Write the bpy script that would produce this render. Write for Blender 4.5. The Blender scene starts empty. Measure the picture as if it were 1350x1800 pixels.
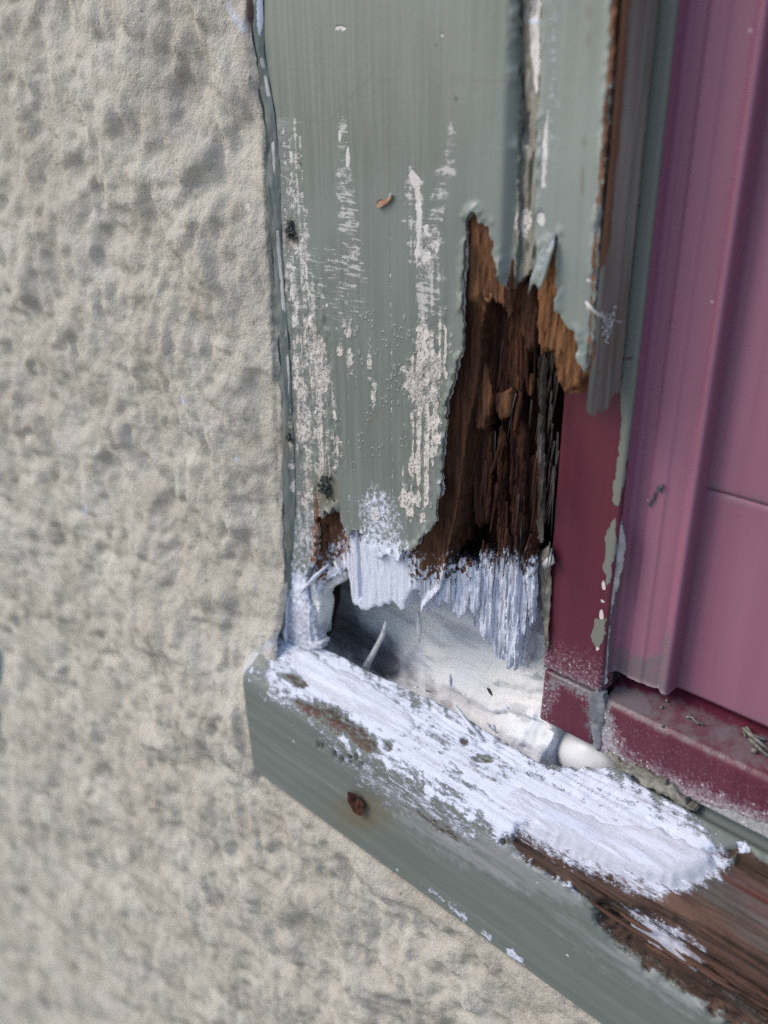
import bpy, math, random
import numpy as np
from mathutils import Matrix, Vector

random.seed(7)
rng = np.random.default_rng(7)
S = 0.001                      # everything below is written in millimetres
scene = bpy.context.scene
COL = scene.collection

# ------------------------------------------------------------------ camera
def unit(v): return v / np.linalg.norm(v)
_v1 = np.array([-1875., 750., 0]); _v2 = np.array([47., -3350., 0])   # vanishing points of the wall's horizontals and verticals
F = (-(_v1[:2] @ _v2[:2])) ** .5
_X = -unit(np.array([_v1[0], _v1[1], -F])); _Z = -unit(np.array([_v2[0], _v2[1], -F])); _Y = np.cross(_Z, _X)
R = np.array([_X, _Y, _Z])
def ray(px, py): return unit(R @ np.array([px - 675, 900 - py, -F]))
CAM = -330 * ray(500, 1110)
def A(px, py, y=0., axis=1):
    d = ray(px, py); return CAM + d * ((y - CAM[axis]) / d[axis])
def project(P):
    c = (np.asarray(P, float) - CAM) @ R
    return np.stack([675 + F * c[..., 0] / -c[..., 2], 900 - F * c[..., 1] / -c[..., 2]], -1)

cam = bpy.data.cameras.new('camera'); cam_ob = bpy.data.objects.new('camera', cam); COL.objects.link(cam_ob)
cam.sensor_fit = 'VERTICAL'; cam.sensor_height = 36; cam.sensor_width = 27; cam.lens = F / 1800 * 36
M4 = Matrix.Identity(4)
for i in range(3):
    for j in range(3): M4[i][j] = R[i, j]
    M4[i][3] = CAM[i] * S
cam_ob.matrix_world = M4
cam.clip_start = 0.01; cam.clip_end = 500
cam.dof.use_dof = True; cam.dof.focus_distance = 0.254; cam.dof.aperture_fstop = 10
scene.camera = cam_ob

# ------------------------------------------------------------------ sky, sun, exposure
SUN_EL, SUN_AZ = 42, 226          # azimuth measured from +Y clockwise seen from above
world = bpy.data.worlds.new('World'); scene.world = world; world.use_nodes = True
wn = world.node_tree
bg = wn.nodes['Background']; sky = wn.nodes.new('ShaderNodeTexSky')
sky.sky_type = 'NISHITA'; sky.sun_disc = False
sky.sun_elevation = math.radians(SUN_EL); sky.sun_rotation = math.radians(SUN_AZ)
sky.air_density = 1.0; sky.dust_density = 1.2; sky.ozone_density = 1.0
wn.links.new(sky.outputs[0], bg.inputs[0]); bg.inputs[1].default_value = 0.125
sun = bpy.data.lights.new('sun', 'SUN'); sun.energy = 1.25; sun.angle = math.radians(32); sun.color = (1, .90, .78)
sun_ob = bpy.data.objects.new('sun', sun); COL.objects.link(sun_ob)
_a, _e = math.radians(SUN_AZ), math.radians(SUN_EL)
_d = Vector((math.sin(_a) * math.cos(_e), math.cos(_a) * math.cos(_e), math.sin(_e)))
sun_ob.rotation_euler = _d.to_track_quat('Z', 'Y').to_euler()
vs = scene.view_settings
vs.view_transform = 'Standard'; vs.look = 'None'; vs.gamma = 1; vs.exposure = 0.7; vs.use_curve_mapping = False
scene.cycles.use_denoising = False
scene.cycles.max_bounces = 5; scene.cycles.diffuse_bounces = 4; scene.cycles.glossy_bounces = 2

# ------------------------------------------------------------------ numeric helpers
def _hash(ix, iy, seed):
    h = (ix.astype(np.int64) * 374761393 + iy.astype(np.int64) * 668265263 + seed * 1274126177) & 0xffffffff
    h = ((h ^ (h >> 13)) * 1274126177) & 0xffffffff
    h = (h ^ (h >> 16)) & 0xffffff
    return h / float(0xffffff)
def vn(x, y, seed=0):
    x = np.asarray(x, float); y = np.asarray(y, float)
    x, y = np.broadcast_arrays(x, y)
    ix = np.floor(x); iy = np.floor(y); fx = x - ix; fy = y - iy
    fx = fx * fx * fx * (fx * (fx * 6 - 15) + 10); fy = fy * fy * fy * (fy * (fy * 6 - 15) + 10)
    a = _hash(ix, iy, seed); b = _hash(ix + 1, iy, seed); c = _hash(ix, iy + 1, seed); d = _hash(ix + 1, iy + 1, seed)
    return (a + (b - a) * fx) * (1 - fy) + (c + (d - c) * fx) * fy
def fbm(x, y, seed=0, o=4, gain=.5):
    t = 0; a = 1; n = 0
    for k in range(o):
        t = t + a * vn(x * 2 ** k + 17.3 * k, y * 2 ** k - 9.1 * k, seed + k); n += a; a *= gain
    return t / n
def ridge(x, y, seed=0, o=3):
    t = 0; a = 1; n = 0
    for k in range(o):
        t = t + a * (1 - np.abs(2 * vn(x * 2 ** k + 5.7 * k, y * 2 ** k, seed + k) - 1)); n += a; a *= .5
    return t / n
def ss(a, b, x):
    t = np.clip((x - a) / (b - a), 0, 1); return t * t * (3 - 2 * t)
def poly_sd(P, poly, near=False):
    """signed distance (inside positive) of points P (N,2) to a polygon, and the nearest point on it"""
    P = np.asarray(P, float); poly = np.asarray(poly, float)
    a = poly; b = np.roll(poly, -1, 0); d = b - a; L = (d * d).sum(1) + 1e-12
    out = np.empty(len(P)); npt = np.empty((len(P), 2))
    for s in range(0, len(P), 8000):
        p = P[s:s + 8000]
        t = np.clip(((p[:, None, :] - a) * d).sum(2) / L, 0, 1)
        q = a + t[..., None] * d
        dd = ((p[:, None, :] - q) ** 2).sum(2)
        k = dd.argmin(1); r = np.arange(len(p))
        cond = (a[:, 1] > p[:, 1:2]) != (b[:, 1] > p[:, 1:2])
        with np.errstate(divide='ignore', invalid='ignore'):
            xi = a[:, 0] + (p[:, 1:2] - a[:, 1]) * d[:, 0] / np.where(d[:, 1] == 0, 1e-9, d[:, 1])
        ins = (cond & (p[:, 0:1] < xi)).sum(1) % 2 == 1
        out[s:s + 8000] = np.sqrt(dd[r, k]) * np.where(ins, 1, -1); npt[s:s + 8000] = q[r, k]
    return (out, npt) if near else out
def pmask(P, poly, soft=8, rough=0, rs=.6, seed=3):
    """0..1 mask over surface points P (...,3) for a stain traced as a polygon; rough = ragged edge in traced units"""
    sh = P.shape[:-1]; q = project(P.reshape(-1, 3)); p3 = P.reshape(-1, 3)
    poly = np.asarray(poly, float); m = soft + rough + 2
    sel = (q[:, 0] > poly[:, 0].min() - m) & (q[:, 0] < poly[:, 0].max() + m) & (q[:, 1] > poly[:, 1].min() - m) & (q[:, 1] < poly[:, 1].max() + m)
    o = np.zeros(len(q))
    if sel.any():
        sd = poly_sd(q[sel], poly)
        if rough:
            w = p3[sel]; sd = sd + rough * 2 * (fbm((w[:, 0] + w[:, 1]) * rs, (w[:, 2] - w[:, 1] * .6) * rs, seed, 4, .65) - .5)
        o[sel] = ss(-soft, soft, sd)
    return o.reshape(sh)
def emask(P, ells, soft=.35):
    q = project(P); o = np.zeros(P.shape[:-1])
    for cx, cy, rx, ry in ells:
        r = np.sqrt(((q[..., 0] - cx) / rx) ** 2 + ((q[..., 1] - cy) / ry) ** 2)
        o = np.maximum(o, 1 - ss(1 - soft, 1 + soft, r))
    return o

# ------------------------------------------------------------------ object helpers
def tag(o, label=None, category=None, group=None, kind=None):
    for k, v in (('label', label), ('category', category), ('group', group), ('kind', kind)):
        if v: o[k] = v
    return o
def empty(name, loc=(0, 0, 0)):
    o = bpy.data.objects.new(name, None); o.location = Vector(loc) * S; o.empty_display_size = .01; COL.objects.link(o); return o
def mesh(name, V, Fc, mat, parent=None, smooth=True, attrs=None, sharp=None):
    V = np.asarray(V, float).reshape(-1, 3)
    if parent is not None: off = np.array(parent_loc(parent)) / S
    else: off = np.zeros(3)
    me = bpy.data.meshes.new(name)
    me.vertices.add(len(V)); me.vertices.foreach_set('co', ((V - off) * S).astype(np.float32).ravel())
    lens = np.array([len(f) for f in Fc], np.int32) if not isinstance(Fc, np.ndarray) else np.full(len(Fc), Fc.shape[1], np.int32)
    idx = np.concatenate([np.asarray(f, np.int32) for f in Fc]) if not isinstance(Fc, np.ndarray) else Fc.astype(np.int32).ravel()
    me.loops.add(len(idx)); me.loops.foreach_set('vertex_index', idx)
    me.polygons.add(len(lens)); st = np.concatenate([[0], np.cumsum(lens)[:-1]]).astype(np.int32)
    me.polygons.foreach_set('loop_start', st); me.polygons.foreach_set('loop_total', lens)
    me.update(calc_edges=True); me.validate()
    if smooth: me.polygons.foreach_set('use_smooth', np.ones(len(me.polygons), bool))
    for k, v in (attrs or {}).items():
        at = me.attributes.new(k, 'FLOAT', 'POINT'); at.data.foreach_set('value', np.asarray(v, np.float32).ravel())
    me.materials.append(mat)
    o = bpy.data.objects.new(name, me); COL.objects.link(o)
    if parent is not None: o.parent = parent
    if sharp: 
        me.set_sharp_from_angle(angle=math.radians(sharp))
    return o
def parent_loc(p):
    l = Vector((0, 0, 0))
    while p is not None: l += p.location; p = p.parent
    return l
def grid_faces(nu, nv, flip=False):
    i = np.arange(nu * nv).reshape(nu, nv)
    f = np.stack([i[:-1, :-1], i[1:, :-1], i[1:, 1:], i[:-1, 1:]], -1).reshape(-1, 4)
    return f[:, ::-1] if flip else f
def sheet(name, P, mat, parent=None, attrs=None, keep=None, flip=False, smooth=True):
    nu, nv = P.shape[:2]; f = grid_faces(nu, nv, flip)
    if keep is not None: f = f[keep.reshape(-1)[f].all(1)]
    used = np.unique(f); mp = np.full(nu * nv, -1); mp[used] = np.arange(len(used))
    at = {k: v.reshape(-1)[used] for k, v in (attrs or {}).items()}
    return mesh(name, P.reshape(-1, 3)[used], mp[f], mat, parent, smooth, at)
def grid_sd(pts, poly, nz, win=3.):
    """poly_sd for points ordered column by column in x; only segments near each column are looked at"""
    a = poly; b = np.roll(poly, -1, 0); lo = np.minimum(a[:, 0], b[:, 0]); hi = np.maximum(a[:, 0], b[:, 0])
    sd = np.full(len(pts), -win); npt = pts.copy()
    for s in range(0, len(pts), nz * 4):
        p = pts[s:s + nz * 4]; x0, x1 = p[0, 0], p[-1, 0]
        k = (hi > x0 - win) & (lo < x1 + win)
        if not k.any(): continue
        A_, B_ = a[k], b[k]; d = B_ - A_; L = (d * d).sum(1) + 1e-12
        t = np.clip(((p[:, None, :] - A_) * d).sum(2) / L, 0, 1); q = A_ + t[..., None] * d
        dd = ((p[:, None, :] - q) ** 2).sum(2); j = dd.argmin(1); r = np.arange(len(p))
        cond = (A_[:, 0] > p[:, 0:1]) != (B_[:, 0] > p[:, 0:1])
        zi = A_[:, 1] + (p[:, 0:1] - A_[:, 0]) * d[:, 1] / np.where(d[:, 0] == 0, 1e-9, d[:, 0])
        ins = (cond & (p[:, 1:2] < zi)).sum(1) % 2 == 1
        sd[s:s + nz * 4] = np.minimum(np.sqrt(dd[r, j]), win) * np.where(ins, 1, -1); npt[s:s + nz * 4] = q[r, j]
    return sd, npt
def jagged(poly, step=.7, jz=.5, jx=.15, seed=1):
    """densify a closed outline (x,z in mm) and break it the way fibres break"""
    out = []; n = len(poly)
    for i in range(n):
        a = np.array(poly[i], float); b = np.array(poly[(i + 1) % n], float)
        k = max(1, int(np.linalg.norm(b - a) / step))
        for j in range(k): out.append(a + (b - a) * j / k)
    out = np.array(out)
    out[:, 1] += jz * 2 * (fbm(out[:, 0] * 1.3, out[:, 1] * .25, seed, 2) - .5) * 1.6
    out[:, 0] += jx * 2 * (fbm(out[:, 0] * .8, out[:, 1] * .9, seed + 9, 2) - .5) * 1.6
    return out
def slab(name, poly_px, y0, thick, mat, parent, res=.5, hf=None, attrs=None, jz=.5, jx=.15, seed=1, bevel=.25, back=None, world_poly=None, curl=0.):
    """a piece with a broken outline: a relief front that faces -Y and side walls running back 'thick' mm"""
    if world_poly is None: poly = np.array([A(px, py, y0)[[0, 2]] if py > -90 else (A(px, py, y0)[0], 300.) for px, py in poly_px])
    else: poly = np.array(world_poly, float)
    poly = jagged(poly, .6, jz, jx, seed)
    lo = poly.min(0) - res; hi = poly.max(0) + res
    xs = np.arange(lo[0], hi[0] + res, res); zs = np.arange(lo[1], hi[1] + res, res)
    X, Z = np.meshgrid(xs, zs, indexing='ij'); pts = np.stack([X.ravel(), Z.ravel()], 1)
    sd, npt = grid_sd(pts, poly, len(zs))
    snap = np.abs(sd) < .55 * res; pts[snap] = npt[snap]
    ok = sd > -.55 * res
    f = grid_faces(len(xs), len(zs)); f = f[ok[f].all(1)]
    x, z = pts[:, 0], pts[:, 1]
    y = y0 + (hf(x, z) if hf else 0)
    y = y + bevel * (1 - ss(0, res * 1.6, sd))
    if curl: y = y - curl * ss(2.6, 0, sd) * ss(.42, .68, fbm(x * .28, z * .22, seed + 77, 3)) * (np.abs(x) > 14)
    V = np.stack([x, y, z], 1)
    used = np.unique(f); mp = np.full(len(V), -1); mp[used] = np.arange(len(used)); f = mp[f]; V = V[used]
    n = len(V)
    e = np.concatenate([f[:, [0, 1]], f[:, [1, 2]], f[:, [2, 3]], f[:, [3, 0]]]); key = np.sort(e, 1)
    _, inv, cnt = np.unique(key, axis=0, return_inverse=True, return_counts=True)
    be = e[cnt[inv.ravel()] == 1]; bv = np.unique(be); bm = np.full(n, -1); bm[bv] = n + np.arange(len(bv))
    B = V[bv].copy(); B[:, 1] = y0 + thick
    V2 = np.concatenate([V, B])
    side = np.stack([be[:, 1], be[:, 0], bm[be[:, 0]], bm[be[:, 1]]], 1)
    Fc = np.concatenate([f, side])
    at = attrs(V2) if attrs else {}
    o = mesh(name, V2, Fc, mat, parent, True, at)
    o.data.set_sharp_from_angle(angle=math.radians(50))
    return o
def tube(pts, rad, n=5):
    pts = np.array(pts, float); V = []; Fc = []
    rad = np.broadcast_to(np.array(rad, float), (len(pts),))
    for i, p in enumerate(pts):
        t = unit(pts[min(i + 1, len(pts) - 1)] - pts[max(i - 1, 0)] + 1e-9); u = unit(np.cross(t, [.31, .83, .46])); w = np.cross(t, u)
        for k in range(n):
            a = 2 * math.pi * k / n; V.append(p + rad[i] * (math.cos(a) * u + math.sin(a) * w))
    for i in range(len(pts) - 1):
        for k in range(n):
            Fc.append((i * n + k, i * n + (k + 1) % n, (i + 1) * n + (k + 1) % n, (i + 1) * n + k))
    Fc.append(tuple(range(n))[::-1]); Fc.append(tuple((len(pts) - 1) * n + k for k in range(n)))
    return V, Fc
def join(parts):
    V = []; Fc = []
    for v, f in parts:
        o = len(V); V += list(v); Fc += [tuple(i + o for i in q) for q in f]
    return V, Fc

# ------------------------------------------------------------------ procedural materials
class NT:
    def __init__(s, name, rough=.6, spec=.35):
        s.m = bpy.data.materials.new(name); s.m.use_nodes = True; s.t = s.m.node_tree
        s.b = s.t.nodes['Principled BSDF']; s.b.inputs['Roughness'].default_value = rough
        s.b.inputs['Specular IOR Level'].default_value = spec
        s.co = s.t.nodes.new('ShaderNodeTexCoord').outputs['Object']; s.bumps = []
    def L(s, a, b):
        if hasattr(a, 'node'): s.t.links.new(a, b)
        else: b.default_value = a
    def col(s, c): return c if hasattr(c, 'node') else (*c, 1)
    def map(s, sx, sy, sz, off=(0, 0, 0)):
        n = s.t.nodes.new('ShaderNodeMapping'); s.t.links.new(s.co, n.inputs[0]); n.inputs['Scale'].default_value = (sx, sy, sz); n.inputs['Location'].default_value = off; return n.outputs[0]
    def noise(s, scale, detail=4, rough=.55, v=None, dist=0):
        n = s.t.nodes.new('ShaderNodeTexNoise'); s.t.links.new(v or s.co, n.inputs['Vector'])
        n.inputs['Scale'].default_value = scale; n.inputs['Detail'].default_value = detail; n.inputs['Roughness'].default_value = rough; n.inputs['Distortion'].default_value = dist
        return n.outputs[0]
    def voro(s, scale, feat='F1', v=None, rnd=1, out='Distance'):
        n = s.t.nodes.new('ShaderNodeTexVoronoi'); n.feature = feat; s.t.links.new(v or s.co, n.inputs['Vector']); n.inputs['Scale'].default_value = scale
        n.inputs['Randomness'].default_value = rnd; return n.outputs[out]
    def warp(s, v, scale, amt_mm):
        n = s.t.nodes.new('ShaderNodeTexNoise'); s.t.links.new(s.co, n.inputs['Vector']); n.inputs['Scale'].default_value = scale; n.inputs['Detail'].default_value = 3
        m = s.t.nodes.new('ShaderNodeVectorMath'); m.operation = 'MULTIPLY_ADD'; s.t.links.new(n.outputs['Color'], m.inputs[0]); m.inputs[1].default_value = (amt_mm * S,) * 3; s.t.links.new(v, m.inputs[2]); return m.outputs[0]
    def attr(s, name):
        n = s.t.nodes.new('ShaderNodeAttribute'); n.attribute_name = name; return n.outputs['Fac']
    def math(s, op, a, b=0, c=None, clamp=False):
        n = s.t.nodes.new('ShaderNodeMath'); n.operation = op; n.use_clamp = clamp; s.L(a, n.inputs[0]); s.L(b, n.inputs[1])
        if c is not None: s.L(c, n.inputs[2])
        return n.outputs[0]
    def step(s, x, a, b, lo=0., hi=1.):
        n = s.t.nodes.new('ShaderNodeMapRange'); n.interpolation_type = 'SMOOTHSTEP'; s.L(x, n.inputs[0])
        n.inputs[1].default_value = a; n.inputs[2].default_value = b; n.inputs[3].default_value = lo; n.inputs[4].default_value = hi; return n.outputs[0]
    def mix(s, f, a, b):
        n = s.t.nodes.new('ShaderNodeMix'); n.data_type = 'RGBA'; s.L(f, n.inputs[0]); s.L(s.col(a), n.inputs[6]); s.L(s.col(b), n.inputs[7]); return n.outputs[2]
    def mixf(s, f, a, b):
        n = s.t.nodes.new('ShaderNodeMix'); n.data_type = 'FLOAT'; s.L(f, n.inputs[0]); s.L(a, n.inputs[2]); s.L(b, n.inputs[3]); return n.outputs[0]
    def mul(s, a, b): return s.math('MULTIPLY', a, b)
    def add(s, a, b): return s.math('ADD', a, b)
    def thr(s, mask, noise, w=.12, amp=2.1):
        """ragged threshold: the mask grows through the noise"""
        k = s.math('MULTIPLY_ADD', s.math('SUBTRACT', noise, .5), amp, mask)
        return s.mul(s.step(k, .5 - w, .5 + w), s.step(mask, .02, .16))
    def mist(s, mask, scale=1000, w=.42, amp=1.5):
        return s.mul(s.thr(mask, s.noise(scale, 4, .75), w, amp), .9)
    def bump(s, h, dist_mm, strength=1.):
        k = dist_mm * strength * S
        s.bumps.append(s.mul(h, k) if not s.bumps else s.math('MULTIPLY_ADD', h, k, s.bumps[-1]))
    def dots(s, scale, r, amount, v=None):
        """sparse round specks"""
        n = s.t.nodes.new('ShaderNodeTexVoronoi'); s.t.links.new(v or s.co, n.inputs['Vector']); n.inputs['Scale'].default_value = scale
        sep = s.t.nodes.new('ShaderNodeSeparateColor'); s.t.links.new(n.outputs['Color'], sep.inputs[0])
        pick = s.math('LESS_THAN', sep.outputs[0], amount)
        rr = s.mul(sep.outputs[1], r)
        return s.mul(s.math('LESS_THAN', n.outputs['Distance'], rr), pick)
    def done(s, c, rough=None):
        s.L(s.col(c), s.b.inputs['Base Color'])
        if rough is not None: s.L(rough, s.b.inputs['Roughness'])
        if s.bumps:
            n = s.t.nodes.new('ShaderNodeBump'); n.inputs['Strength'].default_value = 1; n.inputs['Distance'].default_value = 1.0
            s.t.links.new(s.bumps[-1], n.inputs['Height']); s.t.links.new(n.outputs[0], s.b.inputs['Normal'])
        return s.m

WHITE = (.655, .69, .795); CREAM = (.62, .59, .555)  # white carries the sky's blue tint in its base colour
GREEN = (.150, .172, .152); GREEN2 = (.192, .216, .197)

def mat_stucco():
    n = NT('stucco', .92, .15)
    big = n.noise(22, 5, .6); mid = n.noise(110, 5, .6); fine = n.noise(800, 5, .7)
    c = n.mix(n.step(big, .38, .64), (.495, .455, .388), (.575, .54, .475))
    c = n.mix(n.mul(n.step(mid, .50, .72), .7), c, (.425, .372, .305))
    c = n.mix(n.mul(n.step(n.noise(60, 4, .6, n.map(1, 1, 1, (3, 5, 2))), .55, .75), .5), c, (.48, .45, .385))
    c = n.mix(n.mul(n.step(fine, .55, .75), .45), c, (.26, .235, .20))
    c = n.mix(n.mul(n.step(fine, .32, .46, 1, 0), .4), c, (.62, .60, .55))
    pit = n.dots(330, .20, .30)
    c = n.mix(n.mul(pit, .45), c, (.12, .105, .09))
    c = n.mix(n.mul(n.dots(110, .16, .06), .9), c, (.72, .70, .66))
    c = n.mix(n.attr('teal'), c, (.10, .17, .18))
    c = n.mix(n.attr('green'), c, GREEN)
    c = n.mix(n.attr('white'), c, WHITE)
    c = n.mix(n.attr('brown'), c, (.13, .085, .08))
    n.bump(mid, 1.0, .8); n.bump(n.noise(420, 4, .65), 1.0, 1); n.bump(fine, .8, 1); n.bump(pit, -.4, .8)
    return n.done(c)
def mat_paint(name='green_paint', tone=1.0, grey=0., own=None):
    """weathered grey-green gloss on timber; attributes: wear (undercoat shows), tick (brush-drag marks), lace (blistered), white (primer), brown (exposed wood)"""
    n = NT(name, .42, .5)
    g1 = tuple((v * (1 - grey) + .160 * grey) * tone for v in GREEN); g2 = tuple((v * (1 - grey) + .198 * grey) * tone for v in GREEN2)
    if own: g1, g2 = own
    streak = n.noise(60, 4, .6, n.map(9, 9, .35)); cloud = n.noise(16, 3, .5)
    c = n.mix(n.step(streak, .35, .7), g1, g2)
    c = n.mix(n.step(cloud, .42, .7), c, tuple(v * 1.12 for v in g2))
    c = n.mix(n.mul(n.step(n.noise(45, 3, .5, n.map(14, 14, .25, (1, 1, 4))), .66, .74), .35), c, (.27, .33, .35))
    c = n.mix(n.mul(n.dots(140, .10, .09), .8), c, (.66, .66, .62))
    c = n.mix(n.mul(n.dots(170, .10, .07, n.map(1, 1, 1, (3, 3, 1))), .6), c, (.05, .05, .045))
    rag = n.noise(300, 5, .74); wear = n.attr('wear'); tick = n.attr('tick'); lace = n.attr('lace')
    cre = n.mix(n.step(n.noise(240, 4, .6), .4, .7), CREAM, (.72, .70, .675))
    wm = n.thr(wear, rag, .18)
    # brush-drag ticks: short level dashes
    tk = n.add(n.mul(n.noise(300, 4, .68, n.map(.4, .4, 3.2)), .6), n.mul(n.noise(500, 5, .75), .4)); tm = n.mul(n.thr(tick, tk, .10, 2.6), .8)
    # blistered lace: a net of undercoat ridges with paint left in the cells
    wv = n.warp(n.map(1.25, 1.25, .85), 500, 2.2); vd = n.voro(720, 'DISTANCE_TO_EDGE', wv); cell = n.step(vd, .16, .40)
    net = n.math('SUBTRACT', 1, cell)
    lm = n.thr(lace, n.noise(180, 4, .6), .10)
    c = n.mix(tm, c, (.58, .56, .53)); c = n.mix(wm, c, cre)
    cellc = n.mix(n.step(n.voro(720, 'F1', wv, out='Color'), .3, .7), (.24, .25, .22), (.47, .43, .39))
    c = n.mix(lm, c, n.mix(n.mul(cell, n.step(n.noise(420, 3, .6), .38, .6)), (.60, .555, .51), cellc))
    # single blister rings
    v1 = n.voro(250, 'F1', n.map(1.4, 1.4, .8)); ring = n.mul(n.step(v1, .20, .26), n.step(v1, .28, .34, 1, 0))
    bl = n.thr(n.attr('blister'), n.noise(90, 2, .5), .05); rm = n.mul(ring, bl)
    c = n.mix(n.mul(rm, .3), c, (.46, .46, .43))
    br = n.thr(n.attr('brown'), n.noise(260, 5, .65, n.map(1.2, 1.2, .35)), .10)
    c = n.mix(br, c, n.mix(n.noise(150, 4, .6, n.map(6, 6, .4)), (.085, .036, .020), (.30, .135, .068)))
    c = n.mix(n.mul(n.attr('stain'), .7), c, (.15, .105, .055))
    c = n.mix(n.mul(n.thr(n.attr('wash'), n.noise(140, 6, .75, n.map(.5, 1.6, 2.2)), .35), .6), c, (.50, .51, .52))
    wh = n.thr(n.attr('white'), n.noise(620, 5, .78), .2); c = n.mix(wh, c, WHITE)
    spk = n.mul(n.dots(950, .30, .6), n.step(n.attr('white'), .06, .5)); c = n.mix(spk, c, WHITE)
    n.bump(streak, .25, .6); n.bump(wm, -.45, .9); n.bump(tm, -.10, .7); n.bump(n.mul(lm, n.mul(net, 1.)), .38, 1); n.bump(rm, .22, .9); n.bump(rag, .10, .6); n.bump(br, -.3, .7); n.bump(wh, .12, .6)
    mx = n.math('MAXIMUM', n.math('MAXIMUM', wm, lm), n.math('MAXIMUM', br, wh))
    return n.done(c, n.mixf(mx, .29, .85))
def mat_wood(name, dark, light, axis='Z', fresh=None, rough=.85):
    """split timber, grain along one axis; attribute white = primer on the fibres, tone = lighter core"""
    n = NT(name, rough, .2)
    s = (9, 9, .45) if axis == 'Z' else (.45, 9, 9)
    s2 = (3.5, 3.5, .3) if axis == 'Z' else (.3, 3.5, 3.5)
    g = n.noise(130, 6, .68, n.map(*s)); g2 = n.noise(70, 4, .6, n.map(*s2, (4, 4, 4)))
    c = n.mix(n.step(g, .34, .68), dark, light)
    if fresh: c = n.mix(n.mul(n.step(g2, .45, .66), n.add(.35, n.attr('tone'))), c, fresh)
    c = n.mix(n.mul(n.step(g2, .28, .42, 1, 0), .75), c, tuple(v * .35 for v in dark))
    sp = n.mul(n.dots(1000, .32, .6), n.step(n.attr('white'), .02, .5))
    c = n.mix(n.mul(sp, .85), c, WHITE)
    wn_ = n.noise(520, 5, .78, n.map(*(2.2, 2.2, .7) if axis == 'Z' else (.7, 2.2, 2.2)))
    wh = n.thr(n.attr('white'), wn_, .26, 2.4)
    wcol = n.mix(n.mul(n.mul(n.step(g, .36, .50, 1, 0), .8), n.math('SUBTRACT', 1, n.mul(n.attr('plate'), .8))), WHITE, (.27, .26, .28))
    c = n.mix(wh, c, wcol)
    c = n.mix(n.attr('green'), c, GREEN)
    n.bump(g, .55, 1); n.bump(g2, .5, .7); n.bump(n.noise(900, 3, .6), .12, .6)
    return n.done(c, .85)
def mat_filler():
    n = NT('white_filler', .55, .35)
    a = n.noise(45, 4, .5); b = n.noise(260, 4, .6)
    c = n.mix(n.step(b, .62, .8), WHITE, (.70, .685, .66))
    c = n.mix(n.mul(n.step(n.noise(34, 5, .6, n.map(.35, 2.2, 2.2, (5, 2, 1))), .46, .68), .6), c, (.47, .51, .66))
    p = n.dots(330, .20, .16); c = n.mix(n.mul(p, .7), c, (.42, .40, .38))
    dry = n.thr(n.add(n.attr('thin'), .37), n.noise(150, 5, .72, n.map(.3, 2.4, 2.4)), .3)
    c = n.mix(n.mul(dry, .7), c, (.46, .46, .50))
    n.bump(a, .8, .6); n.bump(n.noise(80, 4, .55, n.map(.25, 2, 2)), .5, .6); n.bump(b, .16, .6); n.bump(p, -.3, .8); n.bump(dry, -.3, .8)
    return n.done(c)
def mat_maroon(name, base, light, rough, dustamt):
    n = NT(name, rough, .5)
    st = n.noise(30, 3, .5, n.map(5, 5, .2)); cl = n.noise(26, 4, .6)
    c = n.mix(n.step(st, .35, .7), base, light)
    c = n.mix(n.mul(n.step(cl, .5, .75), .3), c, tuple(v * .8 for v in base))
    c = n.mix(n.mul(n.dots(230, .16, dustamt), .75), c, (.62, .56, .57))
    c = n.mix(n.mul(n.dots(95, .085, dustamt * .6, n.map(1, 1, 1, (2, 7, 3))), .8), c, (.7, .66, .66))
    c = n.mix(n.mul(n.thr(n.attr('dirt'), n.noise(260, 5, .75), .45), .8), c, (.15, .135, .14))
    gm = n.thr(n.attr('green'), n.noise(300, 4, .6), .08); c = n.mix(gm, c, (.175, .178, .155))
    cm = n.thr(n.attr('cream'), n.noise(300, 4, .6), .08); c = n.mix(cm, c, (.62, .56, .53))
    wh = n.mist(n.attr('white')); c = n.mix(n.mul(wh, .8), c, (.70, .68, .73))
    spk = n.mul(n.dots(1000, .30, .55), n.step(n.attr('white'), .04, .4)); c = n.mix(n.mul(spk, .85), c, (.8, .77, .78))
    n.bump(n.noise(400, 3, .6), .035, .6); n.bump(gm, .3, .8); n.bump(cm, .2, .7); n.bump(n.noise(60, 4, .6, n.map(6, 6, .15)), .22, .8)
    mx = n.math('MAXIMUM', n.math('MAXIMUM', gm, cm), wh)
    return n.done(c, n.mixf(mx, rough, .8))
def mat_plain(name, c1, c2, scale=200, rough=.8, bump=.3, metallic=0, spec=.3):
    n = NT(name, rough, spec); n.b.inputs['Metallic'].default_value = metallic
    f = n.noise(scale, 5, .65); c = n.mix(n.step(f, .35, .68), c1, c2); n.bump(f, bump, .8); return n.done(c)

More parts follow.
